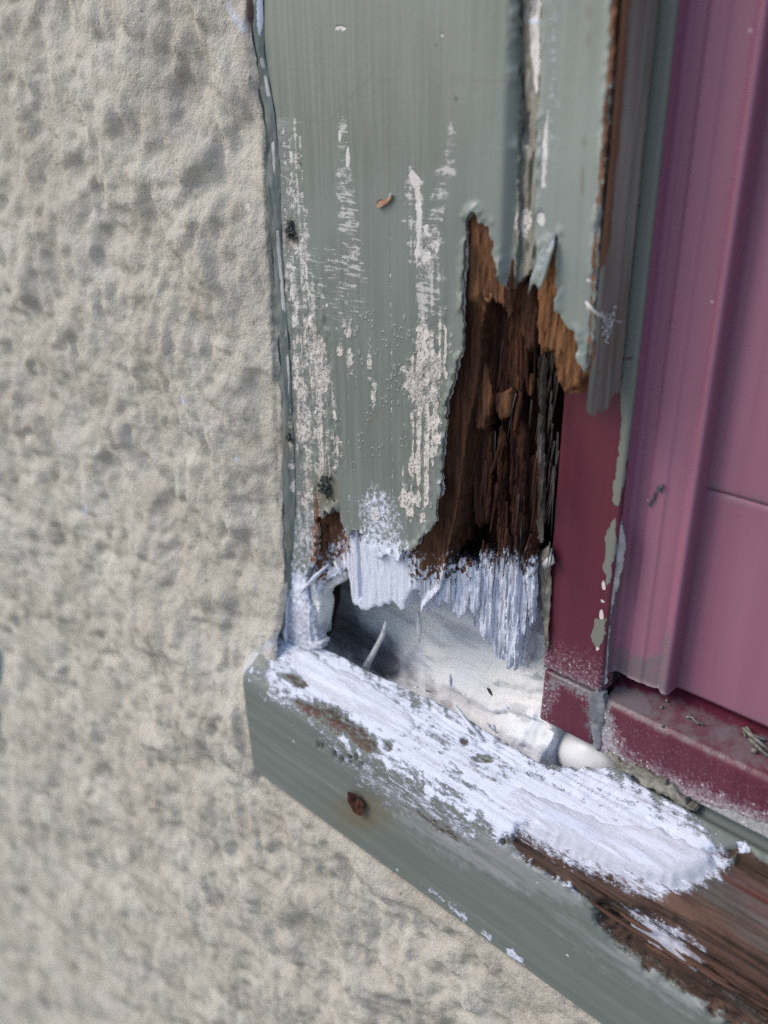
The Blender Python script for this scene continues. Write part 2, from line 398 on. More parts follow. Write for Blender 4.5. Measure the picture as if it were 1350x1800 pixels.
M = dict(
    stucco=mat_stucco(), paint=mat_paint(), paint_strip=mat_paint('pale_green_paint', 1.22), paint_return=mat_paint('dull_green_paint', .95, .35, ((.150, .145, .118), (.215, .208, .172))),
    filler=mat_filler(),
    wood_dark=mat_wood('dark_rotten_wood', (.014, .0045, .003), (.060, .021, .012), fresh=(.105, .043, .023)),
    wood_mid=mat_wood('brown_split_wood', (.036, .015, .009), (.112, .050, .027), fresh=(.19, .088, .043)),
    wood_light=mat_wood('orange_split_wood', (.09, .038, .018), (.25, .115, .05), fresh=(.33, .165, .08)),
    wood_grey=mat_wood('grey_weathered_wood', (.022, .017, .015), (.09, .075, .065), fresh=(.20, .18, .165)),
    wood_sill=mat_wood('reddish_sill_wood', (.04, .022, .016), (.13, .07, .05), 'X', fresh=(.20, .11, .07)),
    maroon=mat_maroon('fresh_maroon_paint', (.100, .015, .032), (.120, .021, .041), .40, .10),
    plum=mat_maroon('faded_plum_paint', (.258, .099, .155), (.29, .120, .18), .5, .05),
    rust=mat_plain('rust', (.018, .008, .006), (.10, .032, .015), 700, .9, .5),
    black=mat_plain('light_stop_black', (.012, .009, .008), (.03, .022, .018), 90, .95, .5),
    foil=mat_plain('dusty_foil', (.42, .42, .44), (.70, .69, .68), 300, .45, .2, .0, .5),
    foil_dull=mat_plain('dirty_paper', (.12, .115, .09), (.30, .28, .24), 250, .8, .4),
    web=mat_plain('cobweb_silk', (.55, .53, .50), (.75, .73, .70), 500, .8, .2),
    moss=mat_plain('dark_lichen', (.035, .042, .038), (.13, .15, .14), 500, .9, .4),
    flap=mat_plain('grey_paint_film', (.13, .13, .15), (.25, .25, .28), 160, .6, .3),
    leaf=mat_plain('dry_plant_bits', (.10, .10, .085), (.26, .255, .22), 400, .7, .3),
    chip=mat_plain('pale_wood_chip', (.35, .19, .11), (.58, .42, .30), 400, .8, .3),
    ground=mat_plain('gravel_ground', (.20, .185, .16), (.34, .31, .27), 30, .95, 5),
)

# ================================================================== the setting
g = mesh('ground', [(-30000, -30000, -1150), (30000, -30000, -1150), (30000, 30000, -1150), (-30000, 30000, -1150)], [(0, 1, 2, 3)], M['ground'], smooth=False)
tag(g, kind='structure')

# ------------------------------------------------------------------ stucco wall
EDGE_PX = [(438, -60), (438, 0), (440, 60), (447, 150), (460, 200), (465, 330), (477, 480), (483, 600), (489, 700), (494, 850), (496, 950), (500, 1060), (497, 1105)]
_e = np.array([A(px, py, -1.8)[[0, 2]] for px, py in EDGE_PX]); _e = _e[np.argsort(_e[:, 1])]
def stucco_edge(z):
    e = np.interp(z, _e[:, 1], _e[:, 0]); return e + 1.3 + 1.3 * (fbm(z * .16, 0 * z, 41, 4, .6) - .5) * 2
def graded(a, b, fine, coarse, power=1.6):
    """spacing grows from fine at a to coarse at b"""
    out = [a]; L = abs(b - a); s = np.sign(b - a)
    while abs(out[-1] - a) < L:
        t = abs(out[-1] - a) / L; out.append(out[-1] + s * (fine + (coarse - fine) * t ** power))
    return np.array(out)
def stucco_base(x, z):
    lift = ss(25, -40, z) * 10.0
    return -4 + 2.2 * ss(-25, 5, x) * ss(-5, 25, z) - lift * ss(-170, -20, x) * ss(-420, -90, z) - 2.0 * ss(-60, -300, z)
def stucco_relief(x, z):
    w1 = fbm(x / 26, z / 26, 101, 3) ; w2 = fbm(x / 26 + 9, z / 26 + 4, 102, 3)
    xx = x + 12 * (w1 - .5); zz = z + 12 * (w2 - .5)
    big = (fbm(xx / 24, zz / 26, 11, 3) - .5) * 8.5
    lump = fbm(xx / 19, zz / 15, 21, 3, .45)
    pits = ss(.44, .18, lump) * 2.1 - ss(.50, .80, lump) * 1.5
    drag = (ridge(xx / 7 + zz / 40, zz / 30, 31, 2) - .5) * 1.1
    mid = (fbm(x / 3.2, z / 3.2, 51, 3) - .5) * 1.1 - np.abs(2 * fbm((xx + .35 * zz) / 9, (zz - .3 * xx) / 11, 52, 2) - 1) * 2.6 - np.abs(2 * vn(x / 2.6, z / 2.4, 53) - 1) * .3
    fine = (fbm(x / 1.3, z / 1.3, 61, 2) - .5) * .85
    return -big * .95 + pits + drag + mid + fine
xs = np.concatenate([graded(6, -760, 1.0, 7.5, 1.1)[::-1], np.arange(7, 20, .8), np.arange(20, 180, 1.05), graded(180, 420, 1.2, 8)])
zs = np.concatenate([graded(-75, -980, 1.0, 8, 1.1)[::-1], np.arange(-74, 20, 1.0), np.arange(20, 215, 1.15), graded(215, 430, 1.3, 6)])
X, Z = np.meshgrid(xs, zs, indexing='ij')
ed = stucco_edge(Z)
# snap the column next to the casing onto the ragged edge
above = Z > -8
dX = X - ed
X = np.where(above & (np.abs(dX) < .62), ed, X); dX = X - ed
keep = (~above | (dX <= .01)) & ~((Z > -46) & (X > 0) & (Z <= -8))
Y = stucco_base(X, Z) + stucco_relief(X, Z) * np.clip(.45 + .55 * ss(0, 22, -dX) + ss(-8, -40, Z), 0, 1)
Y = np.where(above, Y + 1.6 * ss(-1.8, 0, dX) ** 2, Y)
# the mortar meets the sill: a tight, partly open joint along the sill's lower edge and left end
jz = Z + 56.6 + .9 * (fbm(X * .18, 0 * X, 71, 3) - .5) * 2
near = ss(11, 0, np.abs(jz)) * ss(-4, 2, X)
Y = Y * (1 - near) + near * (-14.4 + .8 * (fbm(X * .4, Z * .4, 72, 3) - .5) * 2)
Y = Y + 6 * ss(2.0, .3, np.abs(jz + 1.0)) * ss(-5, 0, X) * ss(.30, .52, fbm(X * .09, 0 * X, 73, 3))
jx = X + 4.0 + .8 * (fbm(0 * Z, Z * .2, 74, 3) - .5) * 2
nl = ss(10, 0, np.abs(jx)) * ss(-6, -14, Z) * ss(-60, -50, Z)
Y = Y * (1 - nl) + nl * (-14.6 + .9 * (fbm(X * .4, Z * .4, 75, 3) - .5) * 2)
Y = Y + 4.0 * ss(1.6, .3, np.abs(jx - .8)) * ss(-18, -26, Z) * ss(-62, -54, Z)
Y = np.where((X > -2) & (Z > -54) & (Z < -8), np.maximum(Y, -12.5), Y)
P = np.stack([X, Y, Z], -1)
att = dict(
    teal=ss(.42, .62, np.maximum(emask(P, [(-20, 1176, 28, 40)], .7), emask(P, [(-22, 1276, 25, 32)], .7)) + .5 * (fbm(X * .15, Z * .15, 81, 3) - .5)),
    white=np.maximum.reduce([pmask(P, [(396, 4), (404, 8), (418, 30), (437, 52), (436, 60), (428, 56), (410, 36)], 2.5, 3), emask(P, [(320, 706, 6, 4), (416, 806, 4, 3), (148, 898, 4, 9)]), .45 * pmask(P, [(494, 1108), (500, 1120), (450, 1160), (436, 1180), (430, 1190), (424, 1180), (440, 1150)], 3, 5)]),
    brown=pmask(P, [(430, -20), (452, -20), (452, 38), (444, 54), (436, 40), (432, 20)], 3, 4),
    green=pmask(P, [(462, 150), (478, 200), (484, 600), (490, 900), (486, 890), (478, 620), (470, 480), (460, 250)], 4, 6) * .8,
)
wall = sheet('stucco_wall', P, M['stucco'], None, att, keep)
tag(wall, 'rough grey-beige stucco wall left of and below the rotten window frame', 'wall', kind='thing')

# ================================================================== window casing (upright board and inner strip)
casing = empty('window_casing', (50, 0, 0))
tag(casing, 'flaking grey-green wooden window casing, rotted open at its foot', 'window casing', kind='thing')

WHITE_PX = [(470, 1010), (520, 1010), (545, 1005), (562, 1015), (598, 965), (628, 938), (660, 945), (700, 960), (722, 985), (735, 1012), (770, 1015), (800, 992), (850, 985), (900, 985), (935, 1000), (990, 1000), (990, 1320), (470, 1320)]
def white_at(V, soft=38, rough=44): return pmask(V, WHITE_PX, soft, rough, .7, 5)

W1 = [(492, 225), (512, 195), (526, 208), (530, 300), (538, 350), (543, 420), (556, 480), (576, 540), (583, 640), (588, 720), (600, 780), (598, 830), (580, 850), (562, 900), (556, 950), (540, 1000), (528, 960), (524, 850), (514, 740), (506, 600), (497, 500), (493, 400), (488, 300)]
W2 = [(712, 305), (722, 292), (736, 300), (741, 350), (772, 390), (781, 430), (778, 520), (790, 600), (786, 660), (775, 720), (780, 760), (770, 800), (760, 860), (740, 920), (718, 915), (700, 890), (715, 800), (722, 720), (712, 680), (722, 620), (737, 560), (722, 500), (712, 430), (706, 360)]
def board_attrs(V):
    q = project(V); up = ss(620, 520, q[:, 1]); low = 1 - up
    n1 = fbm(V[:, 0] * .35, V[:, 2] * .12, 91, 3)
    vs_ = .62 + .95 * (fbm(V[:, 0] * 1.1, V[:, 2] * .05, 92, 3) - .5) * 1.6 + .5 * (fbm(V[:, 0] * .3, V[:, 2] * .2, 93, 3) - .5)
    w1 = pmask(V, W1, 14, 18, .35, 7) * vs_ * 1.25; w2 = pmask(V, W2, 12, 16, .35, 8) * vs_ * 1.25
    core1 = pmask(V, [(498, 240), (520, 225), (524, 330), (534, 420), (548, 520), (560, 640), (560, 760), (545, 840), (530, 840), (520, 720), (508, 560), (500, 400)], 10, 12, .3, 9)
    tick = np.maximum.reduce([.60 * w2 * up, .52 * w1 * up, .46 * pmask(V, [(592, 200), (612, 205), (622, 300), (640, 480), (620, 520), (596, 470), (588, 300)], 8, 10), .45 * pmask(V, [(786, 215), (800, 215), (806, 300), (790, 350), (770, 420), (745, 400)], 10, 12), .36 * pmask(V, [(540, 430), (640, 430), (650, 560), (590, 600), (545, 520)], 20, 10)])
    wear = np.maximum.reduce([.80 * core1 * (.55 + 1.2 * (n1 - .4)), .50 * pmask(V, [(722, 380), (770, 395), (778, 440), (752, 500), (728, 470)], 12, 12), .52 * w1 * low, .5 * pmask(V, [(700, 640), (780, 620), (776, 720), (716, 720)], 10, 12),
                              .95 * pmask(V, [(716, 305), (724, 296), (736, 312), (742, 380), (734, 470), (729, 460), (732, 380), (728, 330), (718, 318)], 3, 3), np.maximum.reduce([v_ * pmask(V, [(a_, b_), (a_ + 2.2, b_), (c_ + 2.2, d_), (c_, d_)], 1.6, 2) for a_, b_, c_, d_, v_ in ((683, 330, 690, 1000, .55), (609, 480, 612, 900, .4), (733, 560, 742, 900, .45), (800, 500, 806, 640, .5), (647, 430, 648, 560, .4), (560, 520, 600, 860, .3))]), .9 * emask(V, [(611, 275, 4, 20), (597, 240, 3, 12), (777, 62, 4, 4), (598, 50, 10, 5)])])
    lace = np.maximum.reduce([low * w2 * .85, low * .62 * w1, .56 * emask(V, [(651, 635, 9, 40), (657, 695, 7, 25), (617, 638, 9, 30), (612, 577, 12, 20), (597, 617, 7, 15), (650, 578, 5, 10), (660, 905, 10, 18), (718, 600, 9, 22)], .7)])
    blister = .62 * pmask(V, [(580, 560), (720, 540), (800, 560), (800, 680), (780, 900), (640, 900), (590, 800)], 25)
    white = np.maximum.reduce([white_at(V, 34, 34), .50 * pmask(V, [(625, 880), (655, 850), (690, 870), (710, 930), (720, 985), (640, 950)], 22, 14), .9 * pmask(V, [(486, 1010), (560, 1000), (560, 1200), (480, 1200)], 26, 24), .38 * pmask(V, [(500, 890), (560, 890), (560, 1010), (490, 1010)], 14, 8)])
    brown = np.maximum(emask(V, [(672, 357, 10, 6), (556, 905, 5, 40)]) * .7, .7 * pmask(V, [(548, 930), (562, 900), (565, 1000), (545, 1010)], 6, 8))
    ed_ = ss(.45, .75, V[:, 1]) * ss(88, 84, V[:, 0]); wear = np.maximum(wear, .9 * ed_ * (q[:, 1] < 985))
    scr = np.maximum.reduce([pmask(V, [(790, 136), (850, 140), (905, 142), (905, 145), (850, 144), (790, 139)], 1.5, 2), pmask(V, [(581, 209), (620, 165), (656, 124), (658, 127), (622, 168), (585, 210)], 1.5, 2), .8 * pmask(V, [(680, -50), (682, -50), (686, 480), (684, 480)], 1.5), pmask(V, [(643, 765), (648, 745), (675, 705), (677, 708), (652, 748)], 1.5, 2), pmask(V, [(530, 208), (560, 210), (560, 213), (530, 212)], 1.5, 2)])
    return dict(stain=np.maximum(.4 * scr, .85 * emask(V, [(511, 408, 13, 26), (572, 862, 22, 34), (508, 775, 10, 22)], .6)), wear=wear, tick=tick, lace=lace, blister=blister, white=white, brown=brown, wash=.25 * pmask(V, [(470, 200), (520, 200), (530, 420), (490, 420)], 20, 20))
def board_relief(x, z):
    P_ = np.stack([x, 0 * x, z], 1); q = project(P_)
    rough = np.clip(pmask(P_, W1, 16, 10) * ss(330, 560, q[:, 1]) + .9 * pmask(P_, W2, 14, 10) * ss(480, 600, q[:, 1]), 0, 1)
    y = 2.6 * ss(86.0, 90.4, x) ** 2 + .35 * (fbm(x / 14, z / 60, 201, 3) - .5)
    foot = pmask(P_, [(490, 990), (565, 985), (565, 1180), (480, 1180)], 16)
    y = y + foot * (1.8 * (fbm(x * .35, z * .3, 204, 3) - .5) + .9 * (fbm(x * 1.2, z * .9, 205, 3) - .5))
    y = y + rough * (.9 * (fbm(x * .55, z * .4, 202, 3) - .5) + .5 * (fbm(x * 1.6, z * 1.2, 203, 2) - .5))
    # paint curls up along the broken edge
    return y
BOARD_L = [(455, -120), (458, 90), (477, 200), (486, 300), (489, 420), (499, 560), (505, 640), (508, 740), (512, 800), (514, 900), (506, 1000), (501, 1100)]
HOLE_L = [(735, 955), (748, 938), (768, 916), (765, 905), (768, 882), (779, 862), (775, 832), (780, 790), (783, 742), (787, 706), (797, 670), (808, 632), (813, 600), (815, 520), (818, 440), (821, 388), (832, 371)]
board_poly = BOARD_L + [(549, 1129), (545, 1065), (536, 1030), (546, 1002), (557, 985), (561, 940), (555, 918), (562, 904), (567, 913), (574, 893), (583, 902), (590, 887), (597, 906), (604, 928), (611, 945), (622, 930), (641, 946), (656, 966), (664, 985), (682, 972), (692, 988), (704, 986), (712, 964), (722, 969)] + HOLE_L + \
    [(837, 372), (839, 388), (857, 399), (865, 424), (866, 449), (872, 464), (879, 499), (888, 512), (902, 505)] + [(906, 400), (907, 200), (907, 0), (908, -120)]
board = slab('front_board', board_poly, 0, .9, M['paint'], casing, .5, board_relief, board_attrs, .5, .4, 3, .12, curl=1.1)

# timber under the paint
def core_attrs(V):
    return dict(plate=pmask(V, [(612, 930), (735, 950), (735, 1090), (612, 1090)], 10), white=np.maximum(white_at(V), .9 * pmask(V, [(618, 955), (720, 985), (718, 1090), (618, 1090)], 10, 8)), tone=.9 * pmask(V, [(815, 360), (905, 380), (905, 560), (840, 540), (818, 520)], 10, 8) + .5 * pmask(V, [(560, 880), (605, 880), (610, 985), (560, 1000)], 8))
def fibres(a, sx=1.3, sz=.07, seed=301, wide=0.):
    def h(x, z):
        return a * (1 - ridge(x * sx, z * sz, seed, 3)) + a * .6 * (fbm(x * sx * 2.2, z * .25, seed + 5, 2) - .5) + wide * (np.round(fbm(x * .28, z * .02, seed + 7, 2) * 4) / 4) + a * .9 * np.round(fbm(x * .45, z * .13, seed + 8, 3, .6) * 5) / 5
    return h
def core_h(x, z):
    P_ = np.stack([x, 0 * x + 2, z], 1)
    dep = pmask(P_, [(800, 540), (850, 530), (835, 700), (800, 900), (770, 1040), (735, 1060), (760, 930), (790, 720)], 14)
    brn = pmask(P_, [(566, 885), (600, 885), (606, 960), (600, 1010), (566, 1010)], 8, 6)
    wht = pmask(P_, [(600, 935), (735, 960), (735, 1090), (600, 1090)], 12)
    crack = 1.6 * pmask(P_, [(630, 925), (633, 925), (638, 1050), (634, 1050)], 2)
    return fibres(.8)(x, z) * (1 - .6 * wht) + crack + 2.4 * dep + 2.2 * brn + 3.6 * ss(83, 89, x) * ss(137, 150, z)
core_poly = [(520, -100), (900, -100), (900, 300), (903, 500), (897, 548), (890, 558), (884, 545), (872, 537), (862, 520), (850, 527), (843, 532), (838, 560), (830, 600), (826, 660), (820, 705), (812, 745), (802, 790), (797, 870), (787, 930), (777, 965), (770, 1010), (762, 1040), (745, 1062), (736, 1076), (728, 1036), (716, 1045), (705, 1077), (692, 1060), (672, 1062), (655, 1070), (640, 1074), (618, 1062), (612, 1015), (607, 1000), (592, 1008), (575, 1018), (562, 1035), (549, 1060), (549, 1126), (512, 1110)]
tag(slab('board_core', core_poly, 1.0, 9, M['wood_mid'], board, .45, core_h, core_attrs, .6, .2, 11, .3), 'exposed brown timber under the peeled paint')
W = lambda V: dict(white=white_at(V, 42, 50), tone=0 * V[:, 0])
T = lambda k: (lambda V: dict(white=white_at(V), tone=0 * V[:, 0] + k))
slab('split_layer', [(790, 470), (945, 470), (940, 560), (932, 615), (917, 645), (907, 690), (895, 692), (892, 722), (882, 737), (870, 732), (862, 702), (850, 727), (851, 750), (834, 752), (826, 742), (829, 700), (815, 690), (800, 640)], 6.5, 5, M['wood_dark'], board, .4, fibres(1.2, 1.1, .06, 311, 1.2), T(.75), .9, .2, 12, .5)
slab('splinter', [(824, 636), (838, 632), (851, 642), (857, 667), (863, 707), (855, 735), (848, 755), (832, 757), (829, 735), (823, 716)], 5.2, 2.5, M['wood_mid'], board, .35, fibres(.8, 1.5, .08, 321), T(.8), .7, .2, 13, .5)
slab('splinter', [(866, 698), (880, 690), (894, 684), (893, 715), (890, 735), (876, 737), (868, 725)], 5.6, 2.5, M['wood_mid'], board, .35, fibres(.8, 1.5, .08, 322), T(.6), .7, .2, 14, .5)
slab('splinter', [(908, 498), (936, 492), (939, 560), (938, 610), (930, 619), (916, 604), (911, 560)], 4.0, 3, M['wood_mid'], board, .35, fibres(.7, 1.5, .08, 323), T(.2), .5, .2, 15, .5)
slab('splinter', [(846, 520), (854, 512), (868, 511), (872, 517), (862, 524), (857, 534), (848, 528)], 1.6, 1.2, M['wood_light'], board, .3, fibres(.5, .4, 1.2, 324), T(.9), .2, .2, 16, .3)
slab('splinter', [(797, 690), (812, 680), (818, 720), (808, 770), (797, 800), (790, 770)], 4.2, 2, M['wood_mid'], board, .35, fibres(.8, 1.5, .08, 325), T(.3), .6, .2, 17, .5)
back_poly = [(730, 500), (955, 500), (948, 640), (941, 760), (939, 850), (938, 950), (934, 970), (931, 1055), (935, 1101), (928, 1098), (921, 1070), (920, 1114), (911, 1136), (906, 1176), (895, 1188), (888, 1182), (868, 1166), (845, 1145), (832, 1112), (811, 1088), (806, 1030), (792, 1024), (787, 1068), (771, 1079), (755, 1066), (752, 1030), (750, 1075), (735, 1082), (726, 1060), (730, 1000), (750, 900), (760, 700)]
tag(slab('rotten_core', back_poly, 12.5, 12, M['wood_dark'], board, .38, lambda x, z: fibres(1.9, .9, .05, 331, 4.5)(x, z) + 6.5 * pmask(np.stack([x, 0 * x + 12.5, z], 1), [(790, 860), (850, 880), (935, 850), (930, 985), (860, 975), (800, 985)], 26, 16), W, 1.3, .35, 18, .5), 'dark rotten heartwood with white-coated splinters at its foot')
# finger-like splinters standing in front of the rotten core, each broken off at its own height
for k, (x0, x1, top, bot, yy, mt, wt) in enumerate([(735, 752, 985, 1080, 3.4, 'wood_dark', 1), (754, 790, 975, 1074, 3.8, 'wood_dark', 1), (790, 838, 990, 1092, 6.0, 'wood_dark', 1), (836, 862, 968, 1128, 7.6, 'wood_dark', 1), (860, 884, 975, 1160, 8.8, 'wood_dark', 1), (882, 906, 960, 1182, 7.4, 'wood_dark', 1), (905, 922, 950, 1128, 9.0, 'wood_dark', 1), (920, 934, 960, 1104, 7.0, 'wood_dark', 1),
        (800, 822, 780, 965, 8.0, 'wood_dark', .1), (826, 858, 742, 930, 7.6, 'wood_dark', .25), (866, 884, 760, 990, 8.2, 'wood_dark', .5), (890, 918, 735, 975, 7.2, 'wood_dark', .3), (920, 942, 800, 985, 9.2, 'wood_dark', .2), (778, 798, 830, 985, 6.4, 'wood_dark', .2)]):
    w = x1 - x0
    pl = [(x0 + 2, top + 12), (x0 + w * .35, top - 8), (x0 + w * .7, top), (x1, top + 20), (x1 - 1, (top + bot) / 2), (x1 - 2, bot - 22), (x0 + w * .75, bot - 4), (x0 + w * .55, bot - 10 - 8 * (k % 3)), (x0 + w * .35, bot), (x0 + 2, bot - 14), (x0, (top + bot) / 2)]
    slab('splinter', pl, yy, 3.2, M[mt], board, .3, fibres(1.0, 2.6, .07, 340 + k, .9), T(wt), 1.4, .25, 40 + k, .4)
slab('grey_splinter', [(938, 626), (950, 620), (958, 629), (955, 680), (951, 760), (954, 850), (950, 952), (946, 962), (938, 948), (942, 880), (939, 800), (943, 720)], 9.5, 1.5, M['wood_grey'], board, .36, fibres(1.1, 1.6, .05, 361), T(.6), .8, .2, 71, .4)
# ragged shards still hanging in the split
sr = random.Random(23)
for k in range(30):
    px = sr.uniform(800, 945); py = sr.uniform(540, 960)
    if px < 800 + (760 - py) * .05: continue
    p0 = A(px, py, sr.uniform(5.5, 9.5)); L_ = sr.uniform(4, 17); w_ = sr.uniform(.7, 2.2); lean = sr.gauss(0, .10); out = sr.uniform(-2.2, .4); tw_ = sr.uniform(-.5, .5)
    V = []
    for t_, s_ in ((0, .7), (.3, 1), (.65, .85), (.9, .5), (1, .12)):
        cc = p0 + np.array([lean * L_ * t_, out * t_ * t_, -L_ * t_]); hw = w_ * .5 * s_ * sr.uniform(.75, 1.2); a_ = tw_ * t_
        u_ = np.array([math.cos(a_), math.sin(a_), 0]); n_ = np.array([-math.sin(a_), math.cos(a_), 0])
        V += [cc - u_ * hw, cc - n_ * .35 * s_, cc + u_ * hw, cc + n_ * .5 * s_]
    Fc = [(i * 4 + j, (i + 1) * 4 + j, (i + 1) * 4 + (j + 1) % 4, i * 4 + (j + 1) % 4) for i in range(4) for j in range(4)] + [(0, 1, 2, 3), (19, 18, 17, 16)]
    V = np.array(V); mesh('splinter', V, Fc, M[sr.choice(['wood_dark', 'wood_mid', 'wood_dark'] if py < 720 else ['wood_dark'])], board, False, dict(white=white_at(V), tone=0 * V[:, 0] + sr.uniform(0, .8)))
# loose fibres along the split
parts = []
fr = random.Random(5)
for k in range(90):
    px = fr.choice([fr.uniform(966, 985), fr.uniform(790, 960), fr.uniform(775, 800)]); py = fr.uniform(560, 1000); y0 = fr.uniform(6.2, 9)
    p = A(px, py, y0); L = fr.uniform(4, 16); b = fr.uniform(-1.2, 1.2); c_ = fr.uniform(-1.8, .3)
    parts.append(tube([p, p + np.array([b * .3, c_ * .4, -L * .5]), p + np.array([b, c_, -L])], [.22, .16, .05], 4))
V_, F_ = join(parts); fo = mesh('wood_fibres', V_, F_, M['wood_grey'], board); tag(fo, kind='stuff')
# near-black backing added behind everything to keep light from leaking in
mesh('light_stop', [(-20, 34, -60), (124, 34, -60), (124, 34, 430), (-20, 34, 430), (-20, 60, -60), (124, 60, -60), (124, 60, 430), (-20, 60, 430)], [(0, 1, 2, 3), (4, 7, 6, 5), (0, 3, 7, 4), (1, 5, 6, 2), (0, 4, 5, 1), (3, 2, 6, 7)], M['black'], casing, False)

# ---- caulked joint between board and inner strip
def joint_h(x, z):
    return .9 * (fbm(x * .7, z * .25, 401, 3) - .5) - 1.6 * ss(93, 95.5, x) + 1.3 * ss(.62, .75, fbm(x * .5, z * .12, 402, 2))
def joint_attrs(V):
    return dict(wear=.95 * pmask(V, [(936, -100), (952, -100), (950, 60), (947, 160), (940, 170), (936, 120), (930, 70)], 4, 5), brown=.0 * V[:, 0], lace=.7 * pmask(V, [(905, 370), (935, 370), (930, 430), (905, 420)], 8, 8), stain=.5 * emask(V, [(932, 115, 6, 8), (930, 296, 5, 7), (930, 60, 10, 20), (925, 350, 6, 20)]), white=.9 * emask(V, [(937, 38, 9, 5)]))
slab('joint_caulk', [(884, -120), (975, -120), (972, 0), (966, 300), (958, 440), (944, 470), (922, 490), (905, 502), (890, 480)], 2.1, 2, M['paint_return'], casing, .4, joint_h, joint_attrs, .4, .2, 21, .1)

# ---- inner strip
strip_poly = [(946, -120), (944, 0), (942, 200), (940, 400), (944, 474), (958, 440), (975, 412), (981, 416), (977, 464), (976, 542), (994, 571), (1003, 580), (1012, 582), (1016, 629), (1029, 659), (1034, 640), (1041, 600), (1046, 500), (1052, 400), (1066, 250), (1077, 100), (1082, 0), (1094, -120)]
def strip_h(x, z): return 1.3 * ss(97.5, 94.2, x) ** 2 + .5 * ss(111, 113.5, x) ** 2 + .4 * (fbm(x / 9, z / 70, 411, 3) - .5)
def strip_attrs(V):
    return dict(wear=.9 * pmask(V, [(951, 260), (962, 190), (964, 250), (958, 330), (951, 330)], 4, 4) + .8 * emask(V, [(950, 385, 9, 14), (1035, 492, 6, 5)]), stain=.55 * emask(V, [(1036, 20, 6, 14), (1034, 70, 5, 16), (1027, 250, 4, 10), (1024, 320, 4, 28)]), white=.3 * pmask(V, [(960, 0), (985, 0), (980, 300), (962, 300)], 14, 8),
                brown=.9 * pmask(V, [(1080, -120), (1100, -120), (1090, 0), (1070, 200), (1050, 430), (1042, 560), (1034, 640), (1031, 640), (1040, 500), (1046, 400), (1060, 230), (1072, 60)], 3, 5))
strip = slab('inner_strip', strip_poly, 0, .9, M['paint_strip'], casing, .45, strip_h, strip_attrs, .5, .3, 22, .12, curl=.7)
slab('strip_core', [(940, -110), (1082, -110), (1074, 100), (1050, 400), (1040, 560), (1046, 660), (1030, 668), (1008, 686), (990, 686), (974, 664), (970, 618), (958, 612), (944, 624), (939, 590), (939, 500)], 1.1, 9, M['wood_light'], strip, .4, fibres(.8, 1.3, .07, 421, .8), lambda V: dict(tone=.7 + 0 * V[:, 0], white=0 * V[:, 0]), .9, .25, 23, .5)
slab('strip_splinter', [(960, 600), (1000, 590), (1040, 620), (1052, 672), (1042, 692), (1025, 684), (1008, 700), (988, 692), (974, 670)], 3.6, 6, M['wood_light'], strip, .4, fibres(1.0, 1.3, .07, 422, 1.0), lambda V: dict(tone=.4 + 0 * V[:, 0], white=0 * V[:, 0]), .9, .25, 24, .6)
# right-hand return of the strip
XR = 113.9
zs_ = np.concatenate([np.arange(99, 215, .8), np.arange(216, 430, 4)]); ys_ = np.arange(.5, 10.9, .42)
Yg, Zg = np.meshgrid(ys_, zs_, indexing='ij')
Xg = XR + 1.5 * ss(0, 11, Yg) + .9 * (ridge(Yg * .35, Zg / 120, 431, 3) - .6) + .3 * (fbm(Yg * 1.5, Zg / 20, 436, 3) - .5) - .7 * ss(1.6, .4, Yg) + .8 * ss(130, 190, Zg) * 0
zb = np.interp(Yg, [0, 1.5, 4, 5.5, 8, 12.4], [109.5, 107.6, 108.4, 106.6, 110.5, 112.5]) + 3.4 * (fbm(Yg * 1.1, 0 * Yg, 432, 2) - .5)
P = np.stack([Xg, Yg, np.maximum(Zg, zb)], -1)
bb = np.interp(Zg, [100, 128, 140, 146, 170, 200, 430], [.6, .7, .9, 2.6, 2.3, 2.0, 2.0]) + 1.6 * (fbm(Zg * .25, 0 * Zg, 433, 3) - .5)
kp = Zg > zb - 1.2
rt = sheet('strip_return', P, M['paint_return'], strip, dict(brown=ss(.5, -.5, Yg - bb), stain=.4 * ss(.62, .7, fbm(Yg * .6, Zg / 25, 434, 3)), wear=.0 * Yg), kp, True)
# peeled flake of paint hanging from the strip
uu, vv = np.meshgrid(np.linspace(0, 1, 7), np.linspace(0, 1, 16), indexing='ij')
top = A(974, 412, -.3); bot = A(945, 507, -2.4); side = np.array([3.6, 0, .6])
P = top + (bot - top) * vv[..., None] + side * ((uu - .5) * np.interp(vv, [0, .25, .9, 1], [.1, .8, 1, 1]))[..., None]
P[..., 1] += -.9 * np.sin(vv * 2.4) + .5 * (uu - .5) + .5 * (fbm(uu * 2, vv * 5, 451, 2) - .5)
P[..., 2] += 1.6 * ss(.75, 1, vv) * (vn(uu * 4, 0 * uu, 452) - .5) * 2
fl = sheet('paint_flake', P, M['paint_strip'], strip, dict(white=.25 + 0 * uu, wear=.2 + 0 * uu), None, False)
fl.modifiers.new('thick', 'SOLIDIFY').thickness = .35 * S

